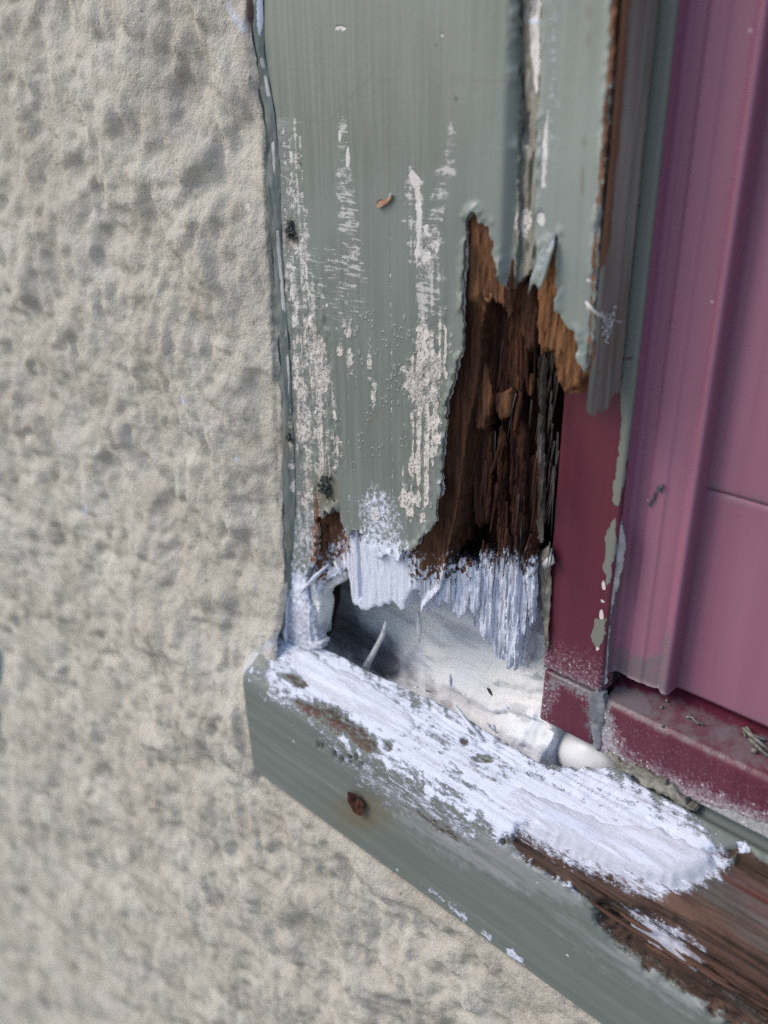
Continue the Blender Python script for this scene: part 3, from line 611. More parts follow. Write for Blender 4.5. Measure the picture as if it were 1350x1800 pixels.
# ---- painted caulk between stucco and board
zc = np.concatenate([np.arange(-4, 215, .7), np.arange(216, 430, 4)]); tc = np.linspace(0, 1, 30)
Zg, Tg = np.meshgrid(zc, tc, indexing='ij')
bl_ = np.array([A(px, py, 0)[[0, 2]] for px, py in BOARD_L]); bl_ = bl_[np.argsort(bl_[:, 1])]
xb = np.interp(Zg, bl_[:, 1], bl_[:, 0]) + 1.6; xa = stucco_edge(Zg) - .6
Xg = xa + (xb - xa) * Tg
Yg = -1.6 + 1.5 * Tg - .3 * np.sin(Tg * math.pi) + .9 * (fbm(Xg * .5, Zg * .16, 441, 3) - .5) - .7 * ss(.3, .0, Tg) * (fbm(Zg * .2, 0 * Zg, 442, 2) - .4)
Yg += 1.7 * ss(.12, .04, np.abs(Tg - .12 - .1 * (fbm(Zg * .12, 0 * Zg, 443, 2) - .5))) * ss(.4, .55, fbm(Zg * .05, 0 * Zg, 444, 2))
P = np.stack([Xg, Yg, Zg], -1); q = project(P)
wl = np.interp(q[..., 1], [-200, 60, 95, 200, 310, 430, 560, 650, 740], [458, 458, 458, 478, 482, 489, 500, 507, 508])
ww = np.interp(q[..., 1], [-200, 0, 60, 90, 200, 310, 430, 560, 650, 700], [5, 5, 3, 3.5, 3, 2.2, 3.0, 3, 2.4, 0])
att = dict(wear=ss(.40, .58, fbm(Zg * .09, 0 * Zg, 448, 3)) * ss(1.25, .75, np.abs(q[..., 0] - wl) / np.maximum(ww, .01) + .6 * (fbm(Zg * .3, Tg * 3, 445, 3) - .5)), white=np.maximum(.9 * ss(1010, 1070, q[..., 1] + 30 * (fbm(Zg * .3, Tg * 3, 446, 3) - .5)), .8 * emask(P, [(493, 880, 4, 16), (457, 20, 6, 40)])),
           stain=.35 * ss(.55, .7, fbm(Xg * .3, Zg * .08, 447, 3)), lace=.5 * pmask(P, [(505, 700), (520, 700), (530, 880), (510, 880)], 6, 6))
sheet('painted_caulk', P, M['paint'], casing, att, None, True)

# ================================================================== window sill
sill = empty('window_sill', (100, -10, -20))
tag(sill, 'thick sloping grey-green wooden sill smeared with white filler', 'window sill', kind='thing')
def sill_z(y): return -1.5 + .6 * y
def on_sill(px, py):
    d = ray(px, py); n_ = np.array([0, -.6, 1.]); t = ((-1.5) - CAM @ n_) / (d @ n_); return CAM + d * t
def lip(x): return np.interp(x, [-4, 5, 12, 40, 65, 90, 106, 112, 122, 128, 134], [3, 3, 2.2, 3, 4.4, 4.6, 3.4, 5.5, 9.6, 12.5, 15]) + .7 * (fbm(x * .3, 0 * x, 501, 3) - .5) * ss(8, 14, x)
xs = np.concatenate([np.arange(-4, 196, .55), graded(196, 420, .8, 6)])
nf, na, nt = 62, 7, 62
rows = nf + na + nt + 4
U, Rr = np.meshgrid(xs, np.arange(rows), indexing='ij')
Y = np.zeros_like(U); Z = np.zeros_like(U)
tf = np.clip(Rr / (nf - 1), 0, 1); fm = Rr < nf
Yf = -15.9 - 1.1 * tf; Zf = -55 + 40.3 * tf
ta = np.clip((Rr - nf + 1) / na, 0, 1); am = (Rr >= nf) & (Rr < nf + na)
Ya = -17 + 2.0 * ta ** 1.5; Za = -14.7 + (sill_z(-15.) + 14.7) * (1 - (1 - ta) ** 1.7)
tt = np.clip((Rr - nf - na) / (nt - 1), 0, 1); tm = (Rr >= nf + na) & (Rr < nf + na + nt)
Yt = -15 + .25 + (lip(U) + 14.75) * tt; Zt = sill_z(Yt)
Y = np.where(fm, Yf, np.where(am, Ya, Yt)); Z = np.where(fm, Zf, np.where(am, Za, Zt))
dr = Rr - (nf + na + nt - 1); Y = np.where(dr > 0, Y + .25 * dr, Y); Z = np.where(dr > 0, Z - [0, .7, 2.2, 4.5, 8][0] - 2.2 * dr, Z)
P = np.stack([U, Y, Z], -1)
GOUGE = [(1044, 1588), (1048, 1628), (1086, 1664), (1131, 1698), (1200, 1745), (1268, 1787), (1400, 1875), (1700, 2080), (1700, 1900), (1500, 1760), (1350, 1690), (1240, 1625), (1130, 1590), (1060, 1578)]
BROWN = [(878, 1482), (905, 1452), (940, 1458), (1000, 1488), (1060, 1526), (1130, 1572), (1230, 1558), (1288, 1508), (1300, 1492), (1350, 1518), (1700, 1700), (1700, 2080), (1400, 1875), (1268, 1787), (1131, 1698), (1048, 1628), (1044, 1590), (1035, 1578), (960, 1528), (905, 1496)]
gouge = pmask(P, GOUGE, 6, 9, .12, 511); brown = pmask(P, BROWN, 9, 22, .35, 512)
SILLW = [(440, 1185), (470, 1150), (492, 1112), (560, 1120), (760, 1225), (960, 1335), (1060, 1345), (1190, 1415), (1240, 1468), (1290, 1510), (1250, 1560), (1150, 1575), (1060, 1540), (950, 1500), (890, 1485), (820, 1440), (730, 1388), (650, 1335), (565, 1275), (505, 1228), (455, 1205)]
brown = np.maximum(brown, pmask(P, [(905, 1450), (960, 1440), (1060, 1480), (1160, 1520), (1260, 1490), (1300, 1490), (1230, 1570), (1130, 1590), (1000, 1510)], 6, 8))
feather = pmask(P, [(868, 1392), (930, 1372), (1080, 1428), (1230, 1470), (1284, 1502), (1266, 1540), (1214, 1566), (1160, 1578), (1090, 1556), (1010, 1524), (950, 1486), (900, 1456)], 16, 14, .5, 514)
feather = np.maximum(feather, .8 * pmask(P, [(1090, 1585), (1140, 1598), (1190, 1622), (1240, 1660), (1246, 1690), (1200, 1690), (1150, 1655), (1100, 1620)], 9, 9, .5, 515))
whit = pmask(P, SILLW, 34, 50, .35, 513)
patchb = np.maximum.reduce([pmask(P, [(488, 1186), (510, 1183), (545, 1201), (532, 1208), (505, 1199)], 4, 5), pmask(P, [(512, 1232), (560, 1232), (605, 1246), (655, 1298), (664, 1322), (640, 1322), (600, 1292), (545, 1264)], 8, 12), .8 * emask(P, [(682, 1312, 8, 10), (850, 1334, 22, 7), (815, 1302, 8, 9)]), pmask(P, [(672, 1400), (730, 1424), (790, 1455), (828, 1492), (800, 1482), (740, 1442)], 4, 6) * .8])
dent = emask(P, [(559, 1310, 2.5, 6), (566, 1313, 2.5, 6), (588, 1327, 3, 7), (601, 1336, 3, 6), (615, 1336, 3.5, 8), (626, 1332, 2.5, 6), (636, 1346, 4, 6)])
grain = 1 - ridge(U * .018, (Y + Z) * .75, 521, 3); grain2 = fbm(U * .07, (Y + Z) * 1.5, 522, 3) - .5
dep = 2.6 * gouge + brown * (2.4 * grain + 1.3 * grain2 + .6) + whit * (.9 * grain * ss(.42, .6, fbm(U * .03, Y * .3, 523, 3)) + .25 * grain2) + .5 * patchb + .8 * dent
dep += .25 * (fbm(U / 25, Rr / 20, 524, 3) - .5)
# rough split fibres in the middle of the top
spl = pmask(P, [(760, 1250), (900, 1290), (1060, 1350), (1180, 1420), (1230, 1470), (1120, 1440), (960, 1370), (840, 1320), (760, 1280)], 14, 12)
dep += spl * (2.2 * (1 - ridge(U * .035, (Y + .5 * Z) * .8, 525, 3)) - .6 + 1.0 * (fbm(U * .25, Y * 1.2, 526, 3) - .5))
dep += 2.8 * ss(10.2, 11.8, Y) * ss(126, 134, U) * tm
nrm = np.where(fm[..., None], [0, -1., .03], np.where(am[..., None], [0, -.75, .65], [0, -.51, .86]))
P = P - nrm * dep[..., None]
rag = fbm(U * .5, Z * .5, 527, 3) - .5
att = dict(
    white=np.clip(np.maximum.reduce([whit * (.77 + .12 * spl + .95 * (fbm(U * .07, (Y + Z) * .4, 528, 4, .6) - .45)), .66 * pmask(P, [(742, 1556), (760, 1562), (800, 1592), (860, 1640), (940, 1700), (960, 1722), (938, 1712), (880, 1671), (800, 1606)], 3, 7) * ss(.35, .5, fbm(U * .2, 0 * U, 529, 2)), .9 * pmask(P, [(905, 1488), (940, 1505), (1000, 1545), (1036, 1572), (1030, 1582), (980, 1552), (920, 1512)], 3, 4), .5 * pmask(P, [(560, 1290), (700, 1360), (830, 1440), (840, 1500), (740, 1450), (640, 1390), (590, 1330)], 26, 18)]) * (1 - .8 * patchb) * (1 - .93 * brown) + .62 * feather, 0, 1),
    brown=np.clip(np.maximum.reduce([brown, gouge, .55 * patchb, .55 * dent]), 0, 1),
    stain=np.maximum(.8 * emask(P, [(636, 1428, 40, 28)], .8), .5 * emask(P, [(668, 1432, 30, 8)], .7)),
    wash=np.maximum(.62 * pmask(P, [(650, 1365), (760, 1424), (880, 1480), (1035, 1578), (1010, 1600), (890, 1560), (760, 1490), (690, 1430)], 18, 18), .4 * pmask(P, [(950, 1560), (1300, 1780), (1200, 1790), (980, 1640)], 30, 30)),
    wear=.8 * pmask(P, [(1290, 1480), (1310, 1478), (1320, 1498), (1300, 1500)], 4, 4),
)
def mat_sill():
    """the paint material again, with the grain of exposed wood running along the sill"""
    n = NT('sill_paint_and_wood', .45, .35)
    st = n.noise(50, 4, .6, n.map(.3, 6, 6)); c = n.mix(n.step(st, .35, .7), tuple(v * .92 for v in GREEN), tuple(v * .92 for v in GREEN2))
    c = n.mix(n.mul(n.step(n.noise(90, 4, .6, n.map(.12, 5, 5, (1, 2, 3))), .62, .70), .4), c, (.31, .35, .35))
    c = n.mix(n.mul(n.dots(190, .13, .10), .8), c, (.66, .66, .62))
    c = n.mix(n.mul(n.attr('stain'), .75), c, (.17, .115, .05))
    c = n.mix(n.mul(n.thr(n.attr('wash'), n.noise(90, 5, .78, n.map(.35, 2.6, 2.6)), .45), .6), c, (.38, .39, .42))
    g = n.noise(110, 6, .68, n.map(.35, 6, 6)); g2 = n.noise(45, 4, .6, n.map(.35, 4, 4, (4, 4, 4)))
    wd = n.mix(n.step(g, .34, .66), (.026, .017, .013), (.105, .058, .041)); wd = n.mix(n.mul(n.step(g2, .5, .68), .75), wd, (.165, .09, .062)); wd = n.mix(n.mul(n.step(g2, .30, .44, 1, 0), .7), wd, (.045, .043, .038))
    wd = n.mix(n.mul(n.step(n.noise(70, 4, .6, n.map(.5, 2, 2, (9, 1, 1))), .6, .7), .65), wd, (.15, .155, .14))
    wd = n.mix(n.mul(n.step(n.noise(26, 3, .5, n.map(.5, 3, 3, (2, 6, 1))), .54, .64), .6), wd, (.20, .055, .045)); wd = n.mix(n.mul(n.step(n.noise(24, 4, .6, n.map(.5, 3, 3, (7, 3, 8))), .50, .62), .8), wd, (.10, .096, .09))
    wd = n.mix(n.mul(n.step(n.noise(20, 3, .5, n.map(.4, 4, 4, (1, 9, 4))), .60, .68), .6), wd, (.27, .13, .06))
    br = n.thr(n.attr('brown'), n.noise(420, 5, .8, n.map(.5, 1.6, 1.6)), .2, 2.2); c = n.mix(br, c, wd)
    wr = n.thr(n.attr('wear'), n.noise(300, 4, .6), .1); c = n.mix(wr, c, WHITE)
    wh = n.thr(n.attr('white'), n.noise(420, 5, .8, n.map(.6, 1.5, 1.5)), .24, 2.3); wc = n.mix(n.mul(n.step(g, .34, .48, 1, 0), .55), WHITE, (.40, .40, .43)); c = n.mix(wh, c, wc)
    spk = n.mul(n.dots(1000, .30, .6), n.step(n.attr('white'), .04, .45)); c = n.mix(n.mul(spk, .9), c, WHITE)
    n.bump(st, .2, .5); n.bump(n.mul(g, n.math('MAXIMUM', br, n.mul(wh, .6))), .7, .9); n.bump(br, -.3, .6); n.bump(n.mul(wh, n.noise(300, 4, .6)), .35, .8)
    return n.done(c, n.mixf(n.math('MAXIMUM', br, wh), .42, .85))
M['sill'] = mat_sill()
sill_board = sheet('sill_board', P, M['sill'], sill, att, None, False)

# ---- the hollow where the foot of the casing rotted away
def prof(pts, n_):
    pts = np.array(pts, float); d = np.concatenate([[0], np.cumsum(np.linalg.norm(np.diff(pts, axis=0), axis=1))]); t = np.linspace(0, d[-1], n_)
    c = np.stack([np.interp(t, d, pts[:, 0]), np.interp(t, d, pts[:, 1])], 1)
    for _ in range(6): c[1:-1] = (c[:-2] + 2 * c[1:-1] + c[2:]) / 4
    return c
NS = 84
pa = prof([(1.5, -5), (4, -12), (9, -17), (17, -17), (23, -10), (27, 4), (29, 22), (29.5, 60)], NS)
pb = prof([(2.5, -3), (5, -5), (9, -8), (14, -6), (19, 1), (22, 11), (24, 25), (25, 60)], NS)
pc = prof([(2.5, -1.5), (6, -3), (9, -1.5), (13, 3), (17, 9), (20, 18), (22, 30), (23.5, 60)], NS)
pd = prof([(4, -3), (7, -9), (13, -11.5), (20, -8), (23.5, -1), (24, 8), (24.5, 20), (25, 60)], NS)
xs = np.arange(0, 132, .55)
wts = np.stack([np.interp(xs, [0, 30, 62], [1, 1, 0]), np.interp(xs, [30, 62, 78, 96], [0, 1, 1, 0]), np.interp(xs, [78, 96, 104.5, 106.5], [0, 1, 1, 0]), np.interp(xs, [104.5, 106.5, 131], [0, 1, 1])], 1)
wts[:, 3] *= 1
cur = np.einsum('xk,ksc->xsc', wts, np.stack([pa, pb, pc, pd]))
Xg = np.repeat(xs[:, None], NS, 1); sg = np.repeat(np.linspace(0, 1, NS)[None], len(xs), 0)
Yg = cur[..., 0].copy(); Zg = cur[..., 1].copy()
Yg[:, 0] = lip(xs) + .5; Zg[:, 0] = sill_z(lip(xs)) - 2.5
smooth_ = ss(104, 108, Xg)
tw = 1 - .85 * smooth_
Yg += tw * (3.4 * (ridge(Xg * .02, sg * 17, 541, 3) - .5) + 1.0 * (fbm(Xg * .14, sg * 24, 542, 3, .5) - .5)) - tw * (2.6 * ss(.48, .68, fbm(Xg * .13, sg * 9, 543, 3)) + 1.6 * (fbm(Xg * .35, sg * 22, 545, 3) - .5)) * ss(62, 86, Xg) * ss(.62, .45, sg)
Zg += tw * 1.0 * (fbm(Xg * .1, sg * 14, 544, 3) - .5)
P = np.stack([Xg, Yg, Zg], -1)
bare_shade = np.clip(pmask(P, [(500, 1000), (590, 1010), (640, 1070), (700, 1130), (720, 1180), (760, 1240), (560, 1140), (500, 1130)], 55, 40, .12), 0, 1)  # unprimed wood tone; also paints shade into the hollow's deep left end
def mat_hollow():
    n = NT('primed_hollow', .6, .3)
    g = n.noise(60, 5, .62, n.map(.25, 2.4, 2.4)); b = n.noise(30, 4, .55)
    c = n.mix(n.step(b, .45, .7), (.72, .71, .70), (.72, .74, .79)); c = n.mix(n.mul(n.step(g, .36, .50, 1, 0), .55), c, (.33, .33, .37))
    bare_shade = n.thr(n.attr('bare_shade'), n.noise(55, 4, .6, n.map(.35, 1.4, 1.4)), .45)
    c = n.mix(n.mul(bare_shade, .95), c, n.mix(n.step(g, .35, .65), (.045, .044, .048), (.16, .16, .17)))
    n.bump(g, 2.2, .9); n.bump(n.noise(120, 5, .65, n.map(.5, 1.6, 1.6)), .9, .8); n.bump(n.noise(350, 4, .6), .15, .6); return n.done(c)
M['hollow'] = mat_hollow()
tag(sheet('rotted_hollow', P, M['hollow'], sill, dict(bare_shade=bare_shade), None, True), 'dark hollow under the casing with primed walls')

# ---- rounded lump of smooth filler squeezed out under the corner of the frame
th, ph = np.meshgrid(np.linspace(0, 2 * math.pi, 41), np.linspace(-math.pi / 2, math.pi / 2, 25), indexing='ij')
lr = 1 + .10 * (fbm(np.cos(th) * 1.5 + 4, np.sin(ph) * 1.5 + th * 0, 551, 2) - .5)
P = np.stack([115.5 + 12.5 * lr * np.cos(th) * np.cos(ph), 20 + 9.5 * lr * np.sin(th) * np.cos(ph), -2.5 + 10 * lr * np.sin(ph)], -1)
M['lump'] = mat_plain('smooth_caulk', (.56, .555, .54), (.66, .66, .67), 60, .38, .15, 0, .5)
tag(sheet('caulk_lump', P, M['lump'], sill, None, None, False), 'smooth rounded pale lump under the corner of the frame')
# broken crumbs of filler and wood lying in the hollow
cr = random.Random(61)
for k in range(16):
    px, py = cr.choice([(cr.uniform(800, 960), cr.uniform(1215, 1320)), (cr.uniform(700, 820), cr.uniform(1190, 1250))]); c_ = A(px, py, cr.uniform(5, 9)); L_ = cr.uniform(1.5, 5.5); w_ = cr.uniform(.7, 1.6)
    ax = unit(np.array([cr.gauss(1, .5), cr.gauss(0, .5), cr.gauss(0, .35)])); b_ = unit(np.cross(ax, [cr.gauss(0, .3), .6, 1])); d_ = np.cross(ax, b_)
    V = []
    for t_, s_ in ((-1, .35), (-.4, 1), (.3, .9), (1, .3)):
        for (u_, v_) in ((-1, -.6), (1, -.5), (.8, .6), (-.7, .5)): V.append(c_ + ax * L_ * .5 * t_ * cr.uniform(.85, 1.1) + b_ * w_ * .5 * s_ * u_ * cr.uniform(.7, 1.2) + d_ * w_ * .4 * s_ * v_ * cr.uniform(.7, 1.2))
    Fc = [(i * 4 + j, i * 4 + (j + 1) % 4, (i + 1) * 4 + (j + 1) % 4, (i + 1) * 4 + j) for i in range(3) for j in range(4)] + [(3, 2, 1, 0), (12, 13, 14, 15)]
    mesh('crumb', V, Fc, M[cr.choice(['filler', 'hollow', 'filler', 'wood_grey'])], sill, False)

# ---- thick filler patches trowelled on the sill
def patch(poly, T, seed, thin=None, res=.5, base=0.):
    w = np.array([on_sill(px, py)[:2] for px, py in poly])
    w = jagged(w, .5, 0, 0, seed); w = w + np.stack([2.6 * (fbm(w[:, 0] * .28, w[:, 1] * .5, seed + 20, 4, .6) - .5), 1.5 * (fbm(w[:, 0] * .3, w[:, 1] * .5, seed + 30, 4, .65) - .5)], 1) * 1.6
    lo, hi = w.min(0) - res, w.max(0) + res
    gx = np.arange(lo[0], hi[0] + res, res); gy = np.arange(lo[1], hi[1] + res, res)
    X, Yy = np.meshgrid(gx, gy, indexing='ij'); pts = np.stack([X.ravel(), Yy.ravel()], 1)
    sd, npt = grid_sd(pts, w, len(gy), 12.); sn = np.abs(sd) < .55 * res; pts[sn] = npt[sn]
    x, y = pts.T
    t = T * ss(0, 6.5, sd) * (.55 + .9 * fbm(x * .06, y * .3, seed + 2, 3)) + .10 * ss(0, 1.5, sd) + .35 * (fbm(x * .12, y * .9, seed + 3, 3) - .5) * ss(0, 2, sd) - 2.0 * (1 - ss(0, 3.2, sd))
    z = sill_z(y) + t + base; yy = y - .25 * t
    V = np.stack([x, yy, z], 1); f = grid_faces(len(gx), len(gy)); f = f[(sd > -.55 * res)[f].all(1)]
    us = np.unique(f); mp = np.full(len(V), -1); mp[us] = np.arange(len(us))
    return mesh('filler_patch', V[us], mp[f], M['filler'], sill_board, True, dict(thin=(thin(V) if thin else .5 * (1 - ss(0, 5.5, sd)))[us]))
patch([(500, 1142), (520, 1126), (548, 1129), (600, 1160), (660, 1188), (722, 1232), (742, 1262), (736, 1300), (716, 1312), (690, 1302), (640, 1280), (590, 1250), (545, 1222), (512, 1192), (497, 1162)], .28, 601)
patch([(868, 1392), (885, 1374), (930, 1372), (1000, 1400), (1080, 1428), (1170, 1440), (1230, 1470), (1275, 1500), (1262, 1530), (1210, 1552), (1160, 1562), (1090, 1540), (1020, 1512), (960, 1478), (905, 1448), (875, 1420)], .30, 611)
patch([(1105, 1392), (1150, 1392), (1200, 1410), (1226, 1440), (1205, 1450), (1150, 1430)], .2, 621)
patch([(1100, 1592), (1130, 1600), (1180, 1622), (1225, 1650), (1238, 1676), (1226, 1690), (1200, 1678), (1170, 1650), (1120, 1622)], .3, 641, base=-2.6)

# long slivers lifting from the exposed wood at the right
gr_ = random.Random(77)
for k in range(15):
    px, py = gr_.uniform(1090, 1345), 0; py = 1590 + (px - 1090) * .60 + gr_.uniform(-10, 40); c_ = on_sill(px, py); L_ = gr_.uniform(7, 26); w_ = gr_.uniform(.5, 1.5); V = []
    for t_, s_ in ((-1, .15), (-.5, .9), (.2, 1), (.75, .6), (1, .1)):
        yy = c_[1] + gr_.uniform(-.2, .2); cc = np.array([c_[0] + L_ * .5 * t_, yy, sill_z(yy) - 1.5 + .9 * t_ * t_ * gr_.uniform(.2, 1)])
        V += [cc + np.array([0, -w_ * .5 * s_, -.3 * s_]), cc + np.array([0, 0, .35 * s_]), cc + np.array([0, w_ * .5 * s_, .1]), cc + np.array([0, 0, -.5 * s_])]
    Fc = [(i * 4 + j, i * 4 + (j + 1) % 4, (i + 1) * 4 + (j + 1) % 4, (i + 1) * 4 + j) for i in range(4) for j in range(4)] + [(3, 2, 1, 0), (16, 17, 18, 19)]
    mesh('splinter', V, Fc, M[gr_.choice(['wood_sill', 'wood_grey', 'wood_sill'])], sill_board, False)
# ---- rusted screw in the front of the sill
c0 = A(630, 1408, -16.6); V = []; Fc = []
nr, na_ = 7, 28
for i in range(nr):
    for k in range(na_):
        a = 2 * math.pi * k / na_; r = 4.0 * i / (nr - 1) * (1 + .22 * (vn(np.array([k * .45 % 12.6]), np.array([0.]), 661)[0] - .5) * 2)
        dd = (-.15 if i == nr - 1 else (.25 + 1.1 * (1 - (i / (nr - 1)) ** 2) * .5 + .9 * (vn(np.array([a * 1.3]), np.array([i * .8]), 662)[0] - .5)))
        slot = (.9 if abs(r * math.sin(a + .9)) < .8 and i < nr - 2 else 0) + .5 * (i < 4)
        V.append(c0 + np.array([r * math.cos(a) * .92, -1.3 + dd * .6 + slot * .7, r * math.sin(a) * 1.05]))
for i in range(nr - 1):
    for k in range(na_): Fc.append((i * na_ + k, i * na_ + (k + 1) % na_, (i + 1) * na_ + (k + 1) % na_, (i + 1) * na_ + k))
tag(mesh('screw', V, Fc, M['rust'], sill_board), 'rusted screw head sunk in the sill front')
# dead splinters inside the hollow
def stick(name, pts, rad, mat, parent, n_=7): 
    V_, F_ = tube(pts, rad, n_); return mesh(name, V_, F_, mat, parent)
stick('splinter', [A(640, 1178, 12), A(655, 1150, 13.5), A(672, 1118, 14.5), A(679, 1092, 15)], [1.3, .9, .8, .4], M['hollow'], sill)
stick('splinter', [A(735, 1075, 13), A(737, 1105, 13), A(738, 1128, 13.5)], [.5, .9, .4], M['hollow'], sill)
stick('splinter', [A(800, 1240, 5), A(830, 1280, 3), A(850, 1300, 2)], [.4, .8, .3], M['filler'], sill, 4)
stick('splinter', [A(528, 1042, -.6), A(552, 1016, -.4), A(578, 992, 1.4)], [.25, .85, .4], M['filler'], board, 4)
stick('splinter', [A(588, 986, 2), A(597, 1002, 1.6), A(605, 1018, 1.2)], [.5, .8, .2], M['filler'], board, 4)
slab('splinter', [(560, 1012), (580, 1002), (606, 1006), (604, 1020), (590, 1030), (572, 1038), (566, 1052), (552, 1050)], 3.5, 4, M['hollow'], board, .4, fibres(.6, 1.2, .2, 671), None, .4, .2, 81, .6)
slab('splinter', [(545, 1046), (558, 1044), (564, 1062), (563, 1084), (558, 1106), (549, 1126), (542, 1118)], 1.4, 6, M['hollow'], board, .4, lambda x, z: 1.2 * (fbm(x * .4, z * .3, 672, 3) - .5), None, .2, .2, 82, 1.3)
slab('filler_patch', [(488, 1100), (498, 1058), (512, 1040), (532, 1046), (547, 1064), (552, 1108), (566, 1140), (545, 1150), (505, 1152), (482, 1134)], -.2, 4, M['filler'], board, .4, lambda x, z: 2.2 * (fbm(x * .3, z * .3, 673, 4, .6) - .5) + .8 * (fbm(x * 1.2, z * 1.2, 674, 2) - .5), lambda V: dict(thin=.35 + 0 * V[:, 0]), 1.4, 1.2, 83, .5)

# ================================================================== maroon window frame
frame = empty('maroon_window', (118, 20, 20))
tag(frame, 'maroon painted window with a plum panel, set behind the green casing', 'window', kind='thing')
def resample(pts, step):
    out = []
    for a, b in zip(pts[:-1], pts[1:]):
        a, b = np.array(a, float), np.array(b, float); k = max(1, int(np.linalg.norm(b - a) / step))
        out += [a + (b - a) * j / k for j in range(k)]
    out.append(np.array(pts[-1], float)); return np.array(out)
zz = np.concatenate([np.arange(26.4, 215, .8), np.arange(216, 432, 6)])
def sweep_z(name, pts, z, mat, attrs, step=.45, zfun=None):
    pr = resample(pts, step); Zg, I = np.meshgrid(z, np.arange(len(pr)), indexing='ij')
    P = np.stack([pr[I][..., 0], pr[I][..., 1], Zg if zfun is None else zfun(pr[I][..., 0], Zg)], -1)
    # close the lower end
    if zfun is None: cap = P[:1].copy(); cap[..., 1] += 12; P = np.concatenate([cap, P])
    return sheet(name, P, mat, frame, attrs(P) if attrs else None, None, True)
def jamb_att(P):
    x, y, z = P[..., 0], P[..., 1], P[..., 2]
    gs = pmask(P, [(1163, -120), (1200, -120), (1190, 0), (1142, 560), (1112, 760), (1096, 860), (1086, 890), (1076, 884), (1082, 830), (1092, 740), (1090, 680), (1100, 560), (1150, 60)], 2.5, 4, .6)
    gs = np.maximum(gs, ss(113.2, 114, x) * ss(150, 160, z))
    gs = np.maximum(gs, pmask(P, [(1082, 912), (1066, 934), (1060, 1000), (1066, 1034), (1076, 1010), (1084, 960)], 3, 4))
    gs = np.maximum(gs, pmask(P, [(1046, 1088), (1038, 1120), (1050, 1148), (1060, 1125), (1066, 1088)], 3, 5))
    return dict(green=gs, cream=np.maximum(emask(P, [(1061, 1030, 3, 7), (1060, 1058, 4, 4), (1057, 1080, 4, 10), (1050, 1140, 4, 4)]), .0 * x), white=.30 * ss(1090, 1215, project(P)[..., 1] + .35 * (1010 - project(P)[..., 0])), dirt=.45 * ss(30, 26, z))
jb = sweep_z('jamb', [(99.6, 34), (99.6, 12.6), (100, 12.1), (117.6, 12), (118.3, 12.3), (118.5, 17.6)], zz, M['maroon'], jamb_att)
tag(jb, 'deep maroon jamb face bared where the casing rotted off')
zz2 = np.concatenate([np.arange(0, 190, .8), np.arange(191, 405, 6)])
def chan_att(P):
    q = project(P)
    return dict(dirt=np.maximum(.85 * pmask(P, [(1080, 1140), (1130, 1155), (1160, 1150), (1175, 1100), (1172, 1240), (1080, 1200)], 10, 10), .8 * pmask(P, [(1085, 900), (1098, 920), (1094, 1010), (1078, 1120), (1072, 1210), (1062, 1210), (1070, 1000)], 5, 5)), white=0 * q[..., 0])
sweep_z('guide_channel', [(118.4, 13), (118.55, 16.6), (119.2, 17.4), (122.2, 17.6), (123, 17.15), (126.6, 17.1), (127.4, 17.5), (131.6, 17.9), (132.4, 17.2), (133.3, 16.7), (134.2, 16.9), (134.6, 17.8), (134.7, 24)], zz2, M['plum'], chan_att, .35,
        lambda x, z: np.where(z < 1, 0, z) + 31.4 - .0 * x + .9 * (fbm(x * .5, 0 * x, 701, 2) - .5) - 1.2 * ss(118, 124, x) * ss(134, 128, x) * 0)
# corner block and bottom rail
def box_sheet(name, x0, x1, z0, z1, y0, mat, att, depth=16, r=.5, skew=0):
    gx = np.concatenate([[x0, x0], np.arange(x0 + r, x1 - r, .45), [x1 - r, x1, x1]]); gz = np.concatenate([[z0, z0], np.arange(z0 + r, z1 - r, .45), [z1 - r, z1, z1]])
    X, Zg = np.meshgrid(gx, gz, indexing='ij'); Yg = np.full_like(X, y0)
    Yg[[1, -2], :] += r * .5; Yg[:, [1, -2]] += r * .5; Yg[[0, -1], :] = y0 + depth; Yg[:, [0, -1]] = y0 + depth
    P = np.stack([X + skew * (z1 - Zg), Yg + .15 * (fbm(X * .2, Zg * .2, 711, 2) - .5), Zg], -1)
    return sheet(name, P, mat, frame, att(P), None, False)
box_sheet('corner_block', 100.4, 117.6, 8.0, 25.2, 12.0, M['maroon'], lambda P: dict(white=.28 * pmask(P, [(940, 1180), (1060, 1215), (1060, 1330), (1030, 1240), (990, 1210), (965, 1270), (940, 1270)], 14, 10), dirt=np.maximum(.8 * pmask(P, [(965, 1175), (1000, 1185), (1050, 1215), (1050, 1235), (1000, 1210), (968, 1215)], 6, 8), .8 * pmask(P, [(1028, 1225), (1060, 1225), (1060, 1320), (1034, 1305)], 6, 8))), skew=-.03)
xr = np.concatenate([np.arange(119.0, 196, .5), graded(196, 420, .8, 6)])
pr = resample([(22, 6.2), (13.2, 6.4), (12.1, 7.6), (11.9, 22.2), (12.2, 23.6), (13.2, 24.7), (18, 26.4), (26, 28.6)], .45)
Xg, I = np.meshgrid(xr, np.arange(len(pr)), indexing='ij')
P = np.stack([Xg, pr[I][..., 0], pr[I][..., 1]], -1); q = project(P)
P[..., 2] += .25 * (fbm(Xg * .15, I * .1, 721, 3) - .5); P[0, :, 1] = np.maximum(P[0, :, 1], 20)
